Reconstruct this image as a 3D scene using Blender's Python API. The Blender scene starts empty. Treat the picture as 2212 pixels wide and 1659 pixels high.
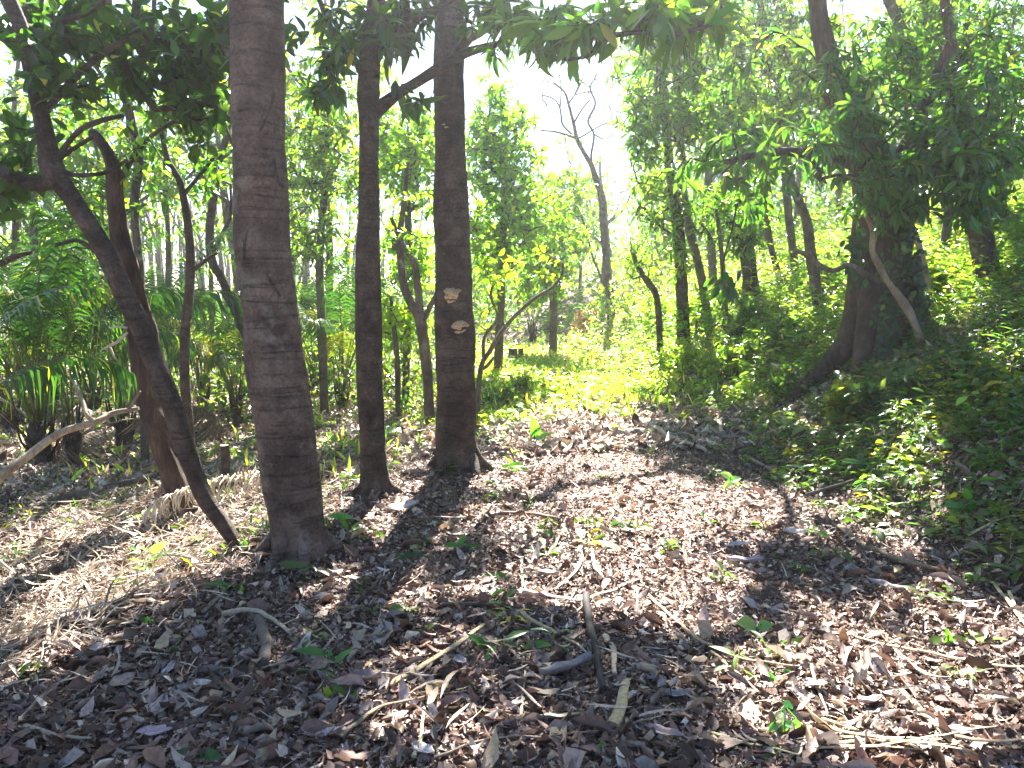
import bpy, math
import numpy as np
from mathutils import Vector, Matrix, Quaternion

rng = np.random.default_rng(7)
D = bpy.data
SC = bpy.context.scene
COL = SC.collection

# ------------------------------------------------------------------ camera
PITCH = math.radians(6.5); CAMZ = 1.55; F = 1736.0; CX, CY = 1106.0, 829.5
cam = D.cameras.new('camera'); camo = D.objects.new('camera', cam); COL.objects.link(camo)
cam.sensor_width = 36; cam.lens = 36 * F / 2212; cam.clip_end = 1000; cam.clip_start = 0.05
camo.location = (0, 0, CAMZ); camo.rotation_euler = (math.pi / 2 - PITCH, 0, 0)
SC.camera = camo
# ------------------------------------------------------------------ light
SUN_EL, SUN_AZ = math.radians(43), math.radians(4)
sun_dir = Vector((math.sin(SUN_AZ) * math.cos(SUN_EL), math.cos(SUN_AZ) * math.cos(SUN_EL), math.sin(SUN_EL)))
w = D.worlds.new('World'); SC.world = w; w.use_nodes = True
wn = w.node_tree; bgn = wn.nodes['Background']; sk = wn.nodes.new('ShaderNodeTexSky')
sk.sky_type = 'NISHITA'; sk.sun_disc = False; sk.sun_elevation = SUN_EL; sk.sun_rotation = SUN_AZ
sk.air_density = 1.0; sk.dust_density = .15; sk.ozone_density = 4
wn.links.new(sk.outputs[0], bgn.inputs[0]); bgn.inputs[1].default_value = 0.036
sl = D.lights.new('sun', 'SUN'); sl.energy = 5.0; sl.angle = math.radians(0.5); sl.color = (1, 0.95, 0.88)
so = D.objects.new('sun', sl); COL.objects.link(so); so.rotation_euler = sun_dir.to_track_quat('Z', 'Y').to_euler()
so.location = (0, 30, 40)
SC.view_settings.view_transform = 'Standard'; SC.view_settings.look = 'None'
SC.view_settings.exposure = 3.0; SC.view_settings.gamma = 1
cy = SC.cycles
cy.max_bounces = 6; cy.diffuse_bounces = 4; cy.glossy_bounces = 2; cy.transmission_bounces = 4; cy.transparent_max_bounces = 4
cy.volume_bounces = 0; cy.sample_clamp_indirect = 6; cy.caustics_reflective = False; cy.caustics_refractive = False
cy.use_denoising = True

# ------------------------------------------------------------------ maths
def ss(a, b, x):
    t = np.clip((x - a) / (b - a), 0, 1); return t * t * (3 - 2 * t)
_w = [(rng.uniform(-1, 1, 2) * f, rng.uniform(0, 6.28), a) for f, a in ((.5, .5), (.9, .4), (1.7, .3), (3.1, .2), (5.3, .14), (7.9, .1)) for _ in range(3)]
def noise2(x, y, s=1.0):
    v = 0
    for (k, ph, a) in _w: v = v + a * np.sin(k[0] * x * s * 1.6 + k[1] * y * s * 1.6 + ph)
    return v / 1.3
def edge_l(y): return np.interp(y, [0, 2, 3.2, 4.6, 6, 6.8, 10, 18, 30, 60], [-2.6, -2.5, -2.1, -1.55, -1.25, -1.0, -.7, -.9, -2.5, -6])
def edge_r(y): return np.interp(y, [0, 4, 5.5, 7, 9.5, 11, 15, 20, 26, 34, 60], [3.4, 2.7, 2.35, 2.2, 2.25, 2.1, 1.7, 1.2, .1, -1.5, -5])
def H(x, y):
    x = np.asarray(x, float); y = np.asarray(y, float)
    d = edge_l(y) - x
    z = -0.34 * ss(-.15, 1.2, d) - .012 * np.clip(d, 0, 20)
    e = np.clip(x - edge_r(y), 0, 40)
    z = z + 4.9 * (1 - np.exp(-(e / 8.0) ** 1.08))
    for mx_, my_, mr, mh in ((-1.31, 4.78, .30, .07), (-1.07, 6.16, .26, .05), (-.50, 7.16, .30, .06), (-1.72, 4.94, .2, .04), (-2.86, 6.92, .35, .06)): z = z + mh * np.exp(-((x - mx_) ** 2 + (y - my_) ** 2) / mr ** 2)
    z = z + 0.04 * noise2(x, y, .8) * (1 + .8 * ss(0, 2, e)) + .014 * noise2(x + 9, y, 3.2)
    z = z + .05 * ss(12, 30, y) * noise2(x, y, .25) * 3
    return z
def path_m(x, y): return np.exp(-((x - np.interp(y, [1.5, 4, 7, 12, 16], [1.3, 1.15, 1.1, .7, .3])) / .7) ** 2) * ss(2.6, 4.0, y) * ss(20, 14, y)
def HN(x, y):
    e = .12
    n = np.stack([-(H(x + e, y) - H(x - e, y)) / (2 * e), -(H(x, y + e) - H(x, y - e)) / (2 * e), np.ones_like(np.asarray(x, float))], -1)
    return n / np.linalg.norm(n, axis=-1, keepdims=True)
cp, sp_ = math.cos(PITCH), math.sin(PITCH)
def ray(px, py):
    a, b = (px - CX) / F, (CY - py) / F
    return np.array([a, cp + b * sp_, -sp_ + b * cp])
def at(px, py, Y):
    r = ray(px, py); return np.array([r[0] / r[1] * Y, Y, CAMZ + r[2] / r[1] * Y])
def ga(px, py):
    """the ground point seen at a spot of the photo"""
    r = ray(px, py); r = r / r[1]
    for Y in np.arange(1.2, 60, .02):
        if CAMZ + r[2] * Y <= H(r[0] * Y, Y): return np.array([r[0] * Y, Y, float(H(r[0] * Y, Y))])
    return np.array([r[0] * 60, 60, float(H(r[0] * 60, 60))])
def nrm(v): return v / np.maximum(np.linalg.norm(v, axis=-1, keepdims=True), 1e-9)
def frames(d, n):
    """x axis d, z close to n -> (k,3,3) with axes as columns"""
    d = nrm(d); yv = nrm(np.cross(n, d)); z = np.cross(d, yv)
    return np.stack([d, yv, z], -1)
def catmull(P, m):
    P = np.asarray(P, float); Q = np.vstack([2 * P[0] - P[1], P, 2 * P[-1] - P[-2]])
    out = []
    for i in range(len(P) - 1):
        p0, p1, p2, p3 = Q[i:i + 4]
        for t in np.linspace(0, 1, m, endpoint=False):
            out.append(.5 * ((2 * p1) + (-p0 + p2) * t + (2 * p0 - 5 * p1 + 4 * p2 - p3) * t * t + (-p0 + 3 * p1 - 3 * p2 + p3) * t ** 3))
    out.append(P[-1]); return np.array(out)

class Acc:
    def __init__(s): s.v = []; s.l = []; s.t = []; s.c = []; s.n = 0
    def add(s, v, faces, col=(1, 1, 1)):
        """v (k,3); faces (m,q) int array"""
        v = np.asarray(v, float); f = np.asarray(faces)
        s.v.append(v); s.l.append((f + s.n).ravel()); s.t.append(np.full(len(f), f.shape[1]))
        c = np.asarray(col, float)
        s.c.append(np.broadcast_to(c, (len(v), 3)) if c.ndim == 1 else c); s.n += len(v)
    def inst(s, tv, tf, P, R, S, col):
        k = len(P)
        if k == 0: return
        S = np.asarray(S, float); S = S[:, None] if S.ndim == 1 else S
        V = np.einsum('kij,kmj->kmi', R, tv[None] * S[:, None, :]) + P[:, None, :]
        f = (tf[None] + (np.arange(k) * len(tv))[:, None, None]).reshape(-1, tf.shape[1])
        s.add(V.reshape(-1, 3), f, np.repeat(col, len(tv), 0))
    def build(s, name, mat, parent=None, smooth=True):
        v = np.concatenate(s.v) if s.v else np.zeros((0, 3))
        if parent is not None: v = v - np.array(parent.location)
        l = np.concatenate(s.l); t = np.concatenate(s.t)
        me = D.meshes.new(name); me.vertices.add(len(v)); me.vertices.foreach_set('co', v.astype(np.float32).ravel())
        me.loops.add(len(l)); me.loops.foreach_set('vertex_index', l.astype(np.int32))
        me.polygons.add(len(t)); me.polygons.foreach_set('loop_start', np.concatenate([[0], np.cumsum(t)[:-1]]).astype(np.int32))
        me.polygons.foreach_set('use_smooth', np.full(len(t), smooth))
        me.update(calc_edges=True)
        a = me.color_attributes.new('Col', 'FLOAT_COLOR', 'POINT')
        c = np.concatenate(s.c); a.data.foreach_set('color', np.concatenate([c, np.ones((len(c), 1))], 1).astype(np.float32).ravel())
        me.materials.append(mat)
        o = D.objects.new(name, me); COL.objects.link(o)
        if parent is not None: o.parent = parent
        return o
def tag(o, label=None, cat=None, group=None, kind=None):
    if label: o['label'] = label
    if cat: o['category'] = cat
    if group: o['group'] = group
    if kind: o['kind'] = kind
    return o
def empty(name, loc, label, cat, group=None):
    o = D.objects.new(name, None); COL.objects.link(o); o.location = tuple(loc); o.empty_display_size = .2
    return tag(o, label, cat, group)

def tube(acc, P, R, sides=8, col=(1, 1, 1), rough=0.0, flat=1.0, cap=True, ring=0.0, seed=0, m=4, flute=0.0):
    PR = catmull(np.column_stack([P, R]), m) if m > 1 else np.column_stack([P, R])
    P = PR[:, :3]; R = np.maximum(PR[:, 3], .0008)
    T = nrm(np.gradient(P, axis=0)); ref = np.array([0, 0, 1.]) if abs(T[0][2]) < .8 else np.array([1., 0, 0])
    u = nrm(np.cross(T[0], ref)); U = [u]
    for i in range(1, len(P)):
        u = u - T[i] * np.dot(u, T[i]); u = u / np.linalg.norm(u); U.append(u)
    U = np.array(U); W = np.cross(T, U)
    a = np.linspace(0, 2 * np.pi, sides, endpoint=False)
    L = np.concatenate([[0], np.cumsum(np.linalg.norm(np.diff(P, axis=0), axis=1))])
    rr = R[:, None] * np.ones((1, sides))
    if rough:
        r2 = np.random.default_rng(abs(seed)); dd = 0
        for k in range(7):
            f = r2.integers(1, 4 + k); dd = dd + np.sin(f * a[None] + L[:, None] * r2.uniform(2, 14) * (1 if k < 5 else 3) + r2.uniform(0, 6)) / (1 + .4 * k)
        rr = rr * (1 + rough * dd * .4)
    if flute: rr = rr * (1 + flute * np.sin(5 * a[None] + L[:, None] * 1.5))
    if ring: rr = rr * (1 + ring * np.sin(L[:, None] * 70 + 1.2 * np.sin(a[None] * 2 + L[:, None] * 5)) * (.6 + .4 * np.sin(L[:, None] * 13)))
    V = P[:, None] + rr[..., None] * (np.cos(a)[None, :, None] * U[:, None] + flat * np.sin(a)[None, :, None] * W[:, None])
    n = len(P); i = np.arange(n - 1)[:, None]; j = np.arange(sides)[None]
    f = np.stack([i * sides + j, i * sides + (j + 1) % sides, (i + 1) * sides + (j + 1) % sides, (i + 1) * sides + j], -1).reshape(-1, 4)
    acc.add(V.reshape(-1, 3), f, col)
    if cap:
        for q, b in ((0, 1), (n - 1, 0)):
            c = P[q] + 0; idx = q * sides + np.arange(sides)
            vv = np.vstack([V[q], c]); tri = np.array([[k, (k + 1) % sides, sides] for k in range(sides)])
            acc.add(vv, tri[:, ::-1] if b else tri, col)

# ------------------------------------------------------------------ leaf templates (unit length along +x)
def leaf_tpl(wid=.34, fold=.12, droop=.15, kind='mid', twist=0, peak=.42, wave=0):
    if kind == 'mid':
        v = np.array([[0, 0, 0], [.3, -wid * .48, fold * wid], [.72, -wid * .34, fold * wid - droop * .4], [1, 0, -droop], [.72, wid * .34, fold * wid - droop * .4], [.3, wid * .48, fold * wid], ], float)
        f = np.array([[0, 1, 2, 3], [0, 3, 4, 5]]); return v, f
    xs = np.linspace(0, 1, 7 if kind == 'hi' else 5); V = []; Fc = []
    for i, x in enumerate(xs):
        h = wid * .5 * (np.sin(np.pi * x ** (math.log(.5) / math.log(peak))) ** .85) if 0 < x < 1 else .004
        z = -droop * x * x; wv = wave * math.sin(x * 9)
        V += [[x, -h, z + fold * h * 2 + wv], [x, 0, z], [x, h, z + fold * h * 2 - wv * .7]]
    for i in range(len(xs) - 1):
        a = i * 3; Fc += [[a, a + 3, a + 4, a + 1], [a + 1, a + 4, a + 5, a + 2]]
    v = np.array(V, float)
    if twist:
        t = twist * v[:, 0]; y, z = v[:, 1].copy(), v[:, 2].copy(); v[:, 1] = y * np.cos(t) - z * np.sin(t); v[:, 2] = y * np.sin(t) + z * np.cos(t)
    return v, np.array(Fc)
LANCE = leaf_tpl(.27, .16, .22, 'lo', peak=.5); LANCE_M = leaf_tpl(.3, .2, .2)
OVAL = leaf_tpl(.52, .14, .14, 'lo', peak=.45); OVAL_M = leaf_tpl(.55, .16, .15)

# ------------------------------------------------------------------ materials
def mat(name):
    m = D.materials.new(name); m.use_nodes = True; nt = m.node_tree; nt.nodes.clear()
    return m, nt, nt.nodes, nt.links, nt.nodes.new('ShaderNodeOutputMaterial')
def ramp(N, stops):
    r = N.new('ShaderNodeValToRGB'); el = r.color_ramp.elements
    el[0].position, el[0].color = stops[0][0], (*stops[0][1], 1)
    el[1].position, el[1].color = stops[-1][0], (*stops[-1][1], 1)
    for p, c in stops[1:-1]: e = el.new(p); e.color = (*c, 1)
    return r
def noise_n(N, Lk, src, scale, detail=5, rough=.6, dist=0):
    n = N.new('ShaderNodeTexNoise'); n.inputs['Scale'].default_value = scale; n.inputs['Detail'].default_value = detail
    n.inputs['Roughness'].default_value = rough; n.inputs['Distortion'].default_value = dist
    Lk.new(src, n.inputs['Vector']); return n
def leaf_mat(name, trans=(3.3, 3.9, .8), fac=.45, rough=.38, spec=.5):
    m, nt, N, Lk, out = mat(name)
    at_ = N.new('ShaderNodeAttribute'); at_.attribute_name = 'Col'
    p = N.new('ShaderNodeBsdfPrincipled'); Lk.new(at_.outputs['Color'], p.inputs['Base Color']); p.inputs['Roughness'].default_value = rough
    p.inputs['Specular IOR Level'].default_value = spec
    t = N.new('ShaderNodeBsdfTranslucent'); mx = N.new('ShaderNodeMix'); mx.data_type = 'RGBA'; mx.blend_type = 'MULTIPLY'; mx.inputs[0].default_value = 1
    Lk.new(at_.outputs['Color'], mx.inputs[6]); mx.inputs[7].default_value = (*trans, 1); mx.clamp_result = False
    Lk.new(mx.outputs[2], t.inputs['Color'])
    ms = N.new('ShaderNodeMixShader'); ms.inputs[0].default_value = fac
    Lk.new(p.outputs[0], ms.inputs[1]); Lk.new(t.outputs[0], ms.inputs[2]); Lk.new(ms.outputs[0], out.inputs[0]); return m
def bark_mat(name, c1, c2, c3, ringy=0, scale=1.0, lichen=None, bump=.6, vert=0):
    bump = min(1, bump * 1.4)
    m, nt, N, Lk, out = mat(name)
    tc = N.new('ShaderNodeTexCoord'); mp = N.new('ShaderNodeMapping'); Lk.new(tc.outputs['Object'], mp.inputs[0])
    mp.inputs['Scale'].default_value = (1, 1, .22) if vert else (1, 1, 1)
    n1 = noise_n(N, Lk, mp.outputs[0], 9 * scale, 8, .7, .4); n2 = noise_n(N, Lk, tc.outputs['Object'], 2.3 * scale, 4, .6)
    n3 = noise_n(N, Lk, mp.outputs[0], 55 * scale, 6, .7)
    r1 = ramp(N, [(.3, c1), (.52, c2), (.75, c3)]); Lk.new(n1.outputs[0], r1.inputs[0])
    r2 = ramp(N, [(.32, (.45, .42, .42)), (.5, (.95, .92, .9)), (.68, (1.35, 1.3, 1.25))]); Lk.new(n2.outputs[0], r2.inputs[0])
    mx = N.new('ShaderNodeMix'); mx.data_type = 'RGBA'; mx.blend_type = 'MULTIPLY'; mx.inputs[0].default_value = 1
    Lk.new(r1.outputs[0], mx.inputs[6]); Lk.new(r2.outputs[0], mx.inputs[7]); colr = mx.outputs[2]
    r4 = ramp(N, [(.32, (.42, .4, .4)), (.5, (1, 1, 1)), (.7, (1.35, 1.35, 1.35))]); Lk.new(n3.outputs[0], r4.inputs[0])
    mx3 = N.new('ShaderNodeMix'); mx3.data_type = 'RGBA'; mx3.blend_type = 'MULTIPLY'; mx3.inputs[0].default_value = .8
    Lk.new(colr, mx3.inputs[6]); Lk.new(r4.outputs[0], mx3.inputs[7]); colr = mx3.outputs[2]
    if lichen:
        n4 = noise_n(N, Lk, tc.outputs['Object'], 3.7, 7, .75, .2); r3 = ramp(N, [(.56, (0, 0, 0)), (.66, (1, 1, 1))]); Lk.new(n4.outputs[0], r3.inputs[0])
        m2 = N.new('ShaderNodeMix'); m2.data_type = 'RGBA'; Lk.new(r3.outputs[0], m2.inputs[0]); Lk.new(colr, m2.inputs[6]); m2.inputs[7].default_value = (*lichen, 1); colr = m2.outputs[2]
    hs = N.new('ShaderNodeMath'); hs.operation = 'ADD'; Lk.new(n1.outputs[0], hs.inputs[0])
    h2 = N.new('ShaderNodeMath'); h2.operation = 'MULTIPLY'; Lk.new(n3.outputs[0], h2.inputs[0]); h2.inputs[1].default_value = .6; Lk.new(h2.outputs[0], hs.inputs[1]); hh = hs.outputs[0]
    if ringy:
        sx = N.new('ShaderNodeMapping'); sx.inputs['Scale'].default_value = (1.2, 1.2, 22); Lk.new(tc.outputs['Object'], sx.inputs[0])
        n5 = noise_n(N, Lk, sx.outputs[0], 1.6, 4, .65, .5); r5 = ramp(N, [(.36, (.38, .38, .38)), (.46, (1, 1, 1))]); Lk.new(n5.outputs[0], r5.inputs[0])
        m4 = N.new('ShaderNodeMix'); m4.data_type = 'RGBA'; m4.blend_type = 'MULTIPLY'; m4.inputs[0].default_value = ringy
        Lk.new(colr, m4.inputs[6]); Lk.new(r5.outputs[0], m4.inputs[7]); colr = m4.outputs[2]
        h3 = N.new('ShaderNodeMath'); h3.operation = 'ADD'; Lk.new(hh, h3.inputs[0]); Lk.new(r5.outputs[0], h3.inputs[1]); hh = h3.outputs[0]
    p = N.new('ShaderNodeBsdfPrincipled'); Lk.new(colr, p.inputs['Base Color']); p.inputs['Roughness'].default_value = .82; p.inputs['Specular IOR Level'].default_value = .3
    b = N.new('ShaderNodeBump'); b.inputs['Strength'].default_value = bump; b.inputs['Distance'].default_value = .03; Lk.new(hh, b.inputs['Height'])
    Lk.new(b.outputs[0], p.inputs['Normal']); Lk.new(p.outputs[0], out.inputs[0]); return m
def attr_mat(name, rough=.8, scale=30, trans=0, spec=.3):
    m, nt, N, Lk, out = mat(name)
    a = N.new('ShaderNodeAttribute'); a.attribute_name = 'Col'; tc = N.new('ShaderNodeTexCoord')
    n = noise_n(N, Lk, tc.outputs['Object'], scale, 5, .65); r = ramp(N, [(.3, (.6, .58, .56)), (.7, (1.25, 1.25, 1.25))]); Lk.new(n.outputs[0], r.inputs[0])
    mx = N.new('ShaderNodeMix'); mx.data_type = 'RGBA'; mx.blend_type = 'MULTIPLY'; mx.inputs[0].default_value = 1
    Lk.new(a.outputs['Color'], mx.inputs[6]); Lk.new(r.outputs[0], mx.inputs[7])
    p = N.new('ShaderNodeBsdfPrincipled'); Lk.new(mx.outputs[2], p.inputs['Base Color']); p.inputs['Roughness'].default_value = rough; p.inputs['Specular IOR Level'].default_value = spec
    b = N.new('ShaderNodeBump'); b.inputs['Strength'].default_value = .4; b.inputs['Distance'].default_value = .004; Lk.new(n.outputs[0], b.inputs['Height']); Lk.new(b.outputs[0], p.inputs['Normal'])
    if trans:
        t = N.new('ShaderNodeBsdfTranslucent'); Lk.new(mx.outputs[2], t.inputs[0]); ms = N.new('ShaderNodeMixShader'); ms.inputs[0].default_value = trans
        Lk.new(p.outputs[0], ms.inputs[1]); Lk.new(t.outputs[0], ms.inputs[2]); Lk.new(ms.outputs[0], out.inputs[0])
    else: Lk.new(p.outputs[0], out.inputs[0])
    return m
M_LEAF = leaf_mat('green_leaf'); M_LEAFG = leaf_mat('glossy_leaf', rough=.22, fac=.36, spec=.6)
M_HERB = leaf_mat('herb_leaf', trans=(3.1, 3.1, 1.2), fac=.42, rough=.34)
M_PALM = leaf_mat('palm_leaf', trans=(2.0, 2.5, .6), fac=.34, rough=.35)
M_DRY = attr_mat('dry_leaf', .6, 45, .12, .4); M_WOODC = attr_mat('dry_wood', .8, 60)
B_RING = bark_mat('ringed_bark', (.095, .065, .05), (.18, .13, .105), (.28, .215, .175), ringy=.25, lichen=(.26, .23, .19), bump=.8)
B_DARK = bark_mat('dark_bark', (.042, .031, .025), (.098, .073, .058), (.18, .14, .112), ringy=.12, bump=.7)
B_GREY = bark_mat('grey_brown_bark', (.06, .048, .04), (.13, .105, .085), (.22, .185, .15), lichen=(.3, .29, .25), bump=.8, vert=1)
B_RED = bark_mat('fissured_bark', (.025, .015, .012), (.08, .05, .038), (.2, .14, .115), bump=1, vert=1, scale=1.2)
B_PALE = bark_mat('pale_bark', (.22, .17, .12), (.38, .3, .21), (.5, .42, .31), bump=.4, vert=1)

def ground_mat():
    m, nt, N, Lk, out = mat('forest_soil')
    tc = N.new('ShaderNodeTexCoord'); n1 = noise_n(N, Lk, tc.outputs['Object'], 1.1, 6, .65); n2 = noise_n(N, Lk, tc.outputs['Object'], 60, 8, .75)
    v = N.new('ShaderNodeTexVoronoi'); v.inputs['Scale'].default_value = 38; v.inputs['Randomness'].default_value = 1
    nd = noise_n(N, Lk, tc.outputs['Object'], 14, 3, .6); ad = N.new('ShaderNodeMix'); ad.data_type = 'RGBA'; ad.inputs[0].default_value = .06
    Lk.new(tc.outputs['Object'], ad.inputs[6]); Lk.new(nd.outputs[1], ad.inputs[7]); Lk.new(ad.outputs[2], v.inputs['Vector'])
    r1 = ramp(N, [(.3, (.05, .033, .027)), (.5, (.11, .075, .06)), (.7, (.2, .145, .115))]); Lk.new(n2.outputs[0], r1.inputs[0])
    r2 = ramp(N, [(0, (.5, .45, .42)), (.5, (1, .95, .9)), (1, (1.7, 1.6, 1.5))]); Lk.new(v.outputs['Color'], r2.inputs[0])
    mx = N.new('ShaderNodeMix'); mx.data_type = 'RGBA'; mx.blend_type = 'MULTIPLY'; mx.inputs[0].default_value = .9
    Lk.new(r1.outputs[0], mx.inputs[6]); Lk.new(r2.outputs[0], mx.inputs[7])
    r3 = ramp(N, [(.35, (.7, .7, .7)), (.65, (1.2, 1.15, 1.1))]); Lk.new(n1.outputs[0], r3.inputs[0])
    m2 = N.new('ShaderNodeMix'); m2.data_type = 'RGBA'; m2.blend_type = 'MULTIPLY'; m2.inputs[0].default_value = 1; Lk.new(mx.outputs[2], m2.inputs[6]); Lk.new(r3.outputs[0], m2.inputs[7])
    at_ = N.new('ShaderNodeAttribute'); at_.attribute_name = 'Col'; m3 = N.new('ShaderNodeMix'); m3.data_type = 'RGBA'; m3.blend_type = 'MULTIPLY'; m3.clamp_result = False; m3.inputs[0].default_value = 1; Lk.new(m2.outputs[2], m3.inputs[6]); Lk.new(at_.outputs['Color'], m3.inputs[7]); m2 = m3
    p = N.new('ShaderNodeBsdfPrincipled'); p.inputs['Roughness'].default_value = .9; Lk.new(m2.outputs[2], p.inputs['Base Color'])
    b = N.new('ShaderNodeBump'); b.inputs['Strength'].default_value = .9; b.inputs['Distance'].default_value = .015
    h = N.new('ShaderNodeMath'); h.operation = 'ADD'; Lk.new(n2.outputs[0], h.inputs[0]); Lk.new(v.outputs['Distance'], h.inputs[1]); Lk.new(h.outputs[0], b.inputs['Height'])
    Lk.new(b.outputs[0], p.inputs['Normal']); Lk.new(p.outputs[0], out.inputs[0]); return m

# ------------------------------------------------------------------ ground
def grid_ground():
    u = np.linspace(-1, 1, 420); gx = np.sign(u) * (np.abs(u) * 9 + np.abs(u) ** 5 * 191)
    vv = np.linspace(0, 1, 420); gy = -12 + vv * 34 + vv ** 6 * 260
    X, Y = np.meshgrid(gx, gy); Z = H(X, Y); far = ss(60, 160, np.hypot(X, Y)); Z = Z * (1 - far)
    a = Acc(); n = 420; i, j = np.meshgrid(np.arange(n - 1), np.arange(n - 1), indexing='ij')
    f = np.stack([i * n + j, i * n + j + 1, (i + 1) * n + j + 1, (i + 1) * n + j], -1).reshape(-1, 4)
    pm = path_m(X, np.clip(Y, 0, 60)).ravel()[:, None]; c = 1 + pm * np.array([[1.3, 1.15, 1.1]])
    a.add(np.stack([X, Y, Z], -1).reshape(-1, 3), f, c); return a.build('ground', ground_mat())
tag(grid_ground(), kind='structure')

# ------------------------------------------------------------------ where sun reaches the litter: used to thin the overhead crowns
def _lit(x, y):
    """wanted sunlight on the ground, 0..1, from the way the photo's patches lie"""
    P = [(620, 0, 0, 0)]
    return 0
LITP = []
for (px, py, rx, ry, s) in [(330, 1160, 260, 60, 1), (60, 1240, 160, 80, .9), (180, 1100, 160, 40, .7), (860, 1110, 90, 40, 1), (960, 1140, 120, 25, .6),
    (1100, 1030, 60, 30, .9), (1240, 1120, 150, 40, .6), (1440, 1190, 140, 50, .9), (1210, 1180, 70, 30, .9), (1330, 1240, 130, 50, .8), (1560, 1010, 150, 40, .5),
    (1250, 960, 120, 20, .6), (1560, 930, 180, 45, 1), (1300, 820, 250, 32, 1), (1480, 860, 200, 30, 1), (1700, 1240, 70, 30, .5), (1420, 1290, 90, 40, .5), (1620, 1120, 200, 40, .8),
    (1850, 1150, 200, 40, .7), (1960, 1420, 140, 60, .6), (1760, 1500, 70, 60, .7), (2120, 1320, 100, 40, .9), (1880, 1600, 120, 60, .8), (1640, 1570, 60, 40, .5),
    (1000, 1460, 60, 25, .4), (1640, 890, 150, 60, .8), (1850, 985, 180, 45, .7), (2060, 1060, 150, 40, .6), (1740, 860, 120, 50, .6), (2100, 950, 100, 30, .6), (1550, 760, 150, 60, .9), (2080, 640, 140, 60, .9), (120, 1330, 160, 40, .6), (1500, 1090, 160, 40, .7), (1400, 1010, 120, 30, .6), (1150, 760, 150, 40, 1), (1350, 740, 250, 60, 1), (1600, 800, 200, 60, .7), (920, 1640, 40, 30, .8), (2150, 1500, 60, 40, .6),
    (2000, 1230, 80, 30, .5), (2150, 780, 80, 20, .5), (700, 960, 120, 30, .5), (500, 960, 120, 40, .6), (330, 960, 90, 30, .6), (230, 1400, 60, 25, .4), (880, 1290, 40, 20, .5)]:
    g = ga(px, py); g2 = ga(px, py - ry); g3 = ga(px + rx, py)
    s = min(1, s * 1.5); LITP.append((g[0], g[1], 1.2 * max(.1, abs(g3[0] - g[0])), 1.25 * max(.12, abs(g2[1] - g[1])), s))
def lit(x, y):
    v = np.zeros_like(x)
    for (a, b, rx, ry, s) in LITP:
        q = ((x - a) / (rx + .18)) ** 2 + ((y - b) / (ry + .22)) ** 2; v = np.maximum(v, s * (1 - ss(.7, 1.3, q)))
    return v
def shadow_xy(P):
    t = (P[:, 2]) / sun_dir.z; return P[:, 0] - sun_dir.x * t, P[:, 1] - sun_dir.y * t

# ------------------------------------------------------------------ tree machinery
def greens(n, base, var=.25, yellow=.0, r=rng):
    b = np.array(base)[None] * np.exp(r.normal(0, var, (n, 1)))
    k = np.clip(r.normal(0, .18, n), -.4, .5)
    b = b * np.stack([1 + k, np.ones(n), 1 - .3 * k], 1)
    y = r.random(n) < yellow
    b[y] = np.array([.32, .27, .03]) * np.exp(r.normal(0, .2, (y.sum(), 1)))
    return np.clip(b, .003, .6)
def leaves_on(acc, P, Dv, m, L, tpl, col, spread=1.1, droop=.3, along=.3, yellow=0., var=.25, r=rng):
    """m leaves along the last `along` metres of each twig that ends at P with direction Dv"""
    k = len(P)
    if k == 0: return
    Dn = nrm(Dv); t = r.random((k, m)); ph = r.random((k, 1)) * 6.28 + np.arange(m)[None] * 2.4 + r.normal(0, .3, (k, m))
    ref = np.where(np.abs(Dn[:, 2:3]) < .9, np.array([[0, 0, 1.]]), np.array([[1., 0, 0]])); U = nrm(np.cross(Dn, ref)); W = np.cross(Dn, U)
    sa = spread * (0.5 + .6 * r.random((k, m)))
    rad = U[:, None] * np.cos(ph)[..., None] + W[:, None] * np.sin(ph)[..., None]
    d = Dn[:, None] * np.cos(sa)[..., None] + rad * np.sin(sa)[..., None]; d[..., 2] -= droop * (.4 + r.random((k, m)))
    pos = P[:, None] - Dn[:, None] * (t * along)[..., None] + rad * .01
    nn = np.zeros((k, m, 3)); nn[..., 2] = 1; nn += r.normal(0, .45, nn.shape)
    n = k * m; R = frames(d.reshape(n, 3), nn.reshape(n, 3)); S = L * np.exp(r.normal(0, .22, n))
    S3 = np.stack([S, S * r.uniform(.8, 1.2, n), S * r.uniform(.3, 1.8, n)], 1)
    acc.inst(tpl[0], tpl[1], pos.reshape(n, 3), R, S3, greens(n, col, var, yellow, r))
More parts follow.
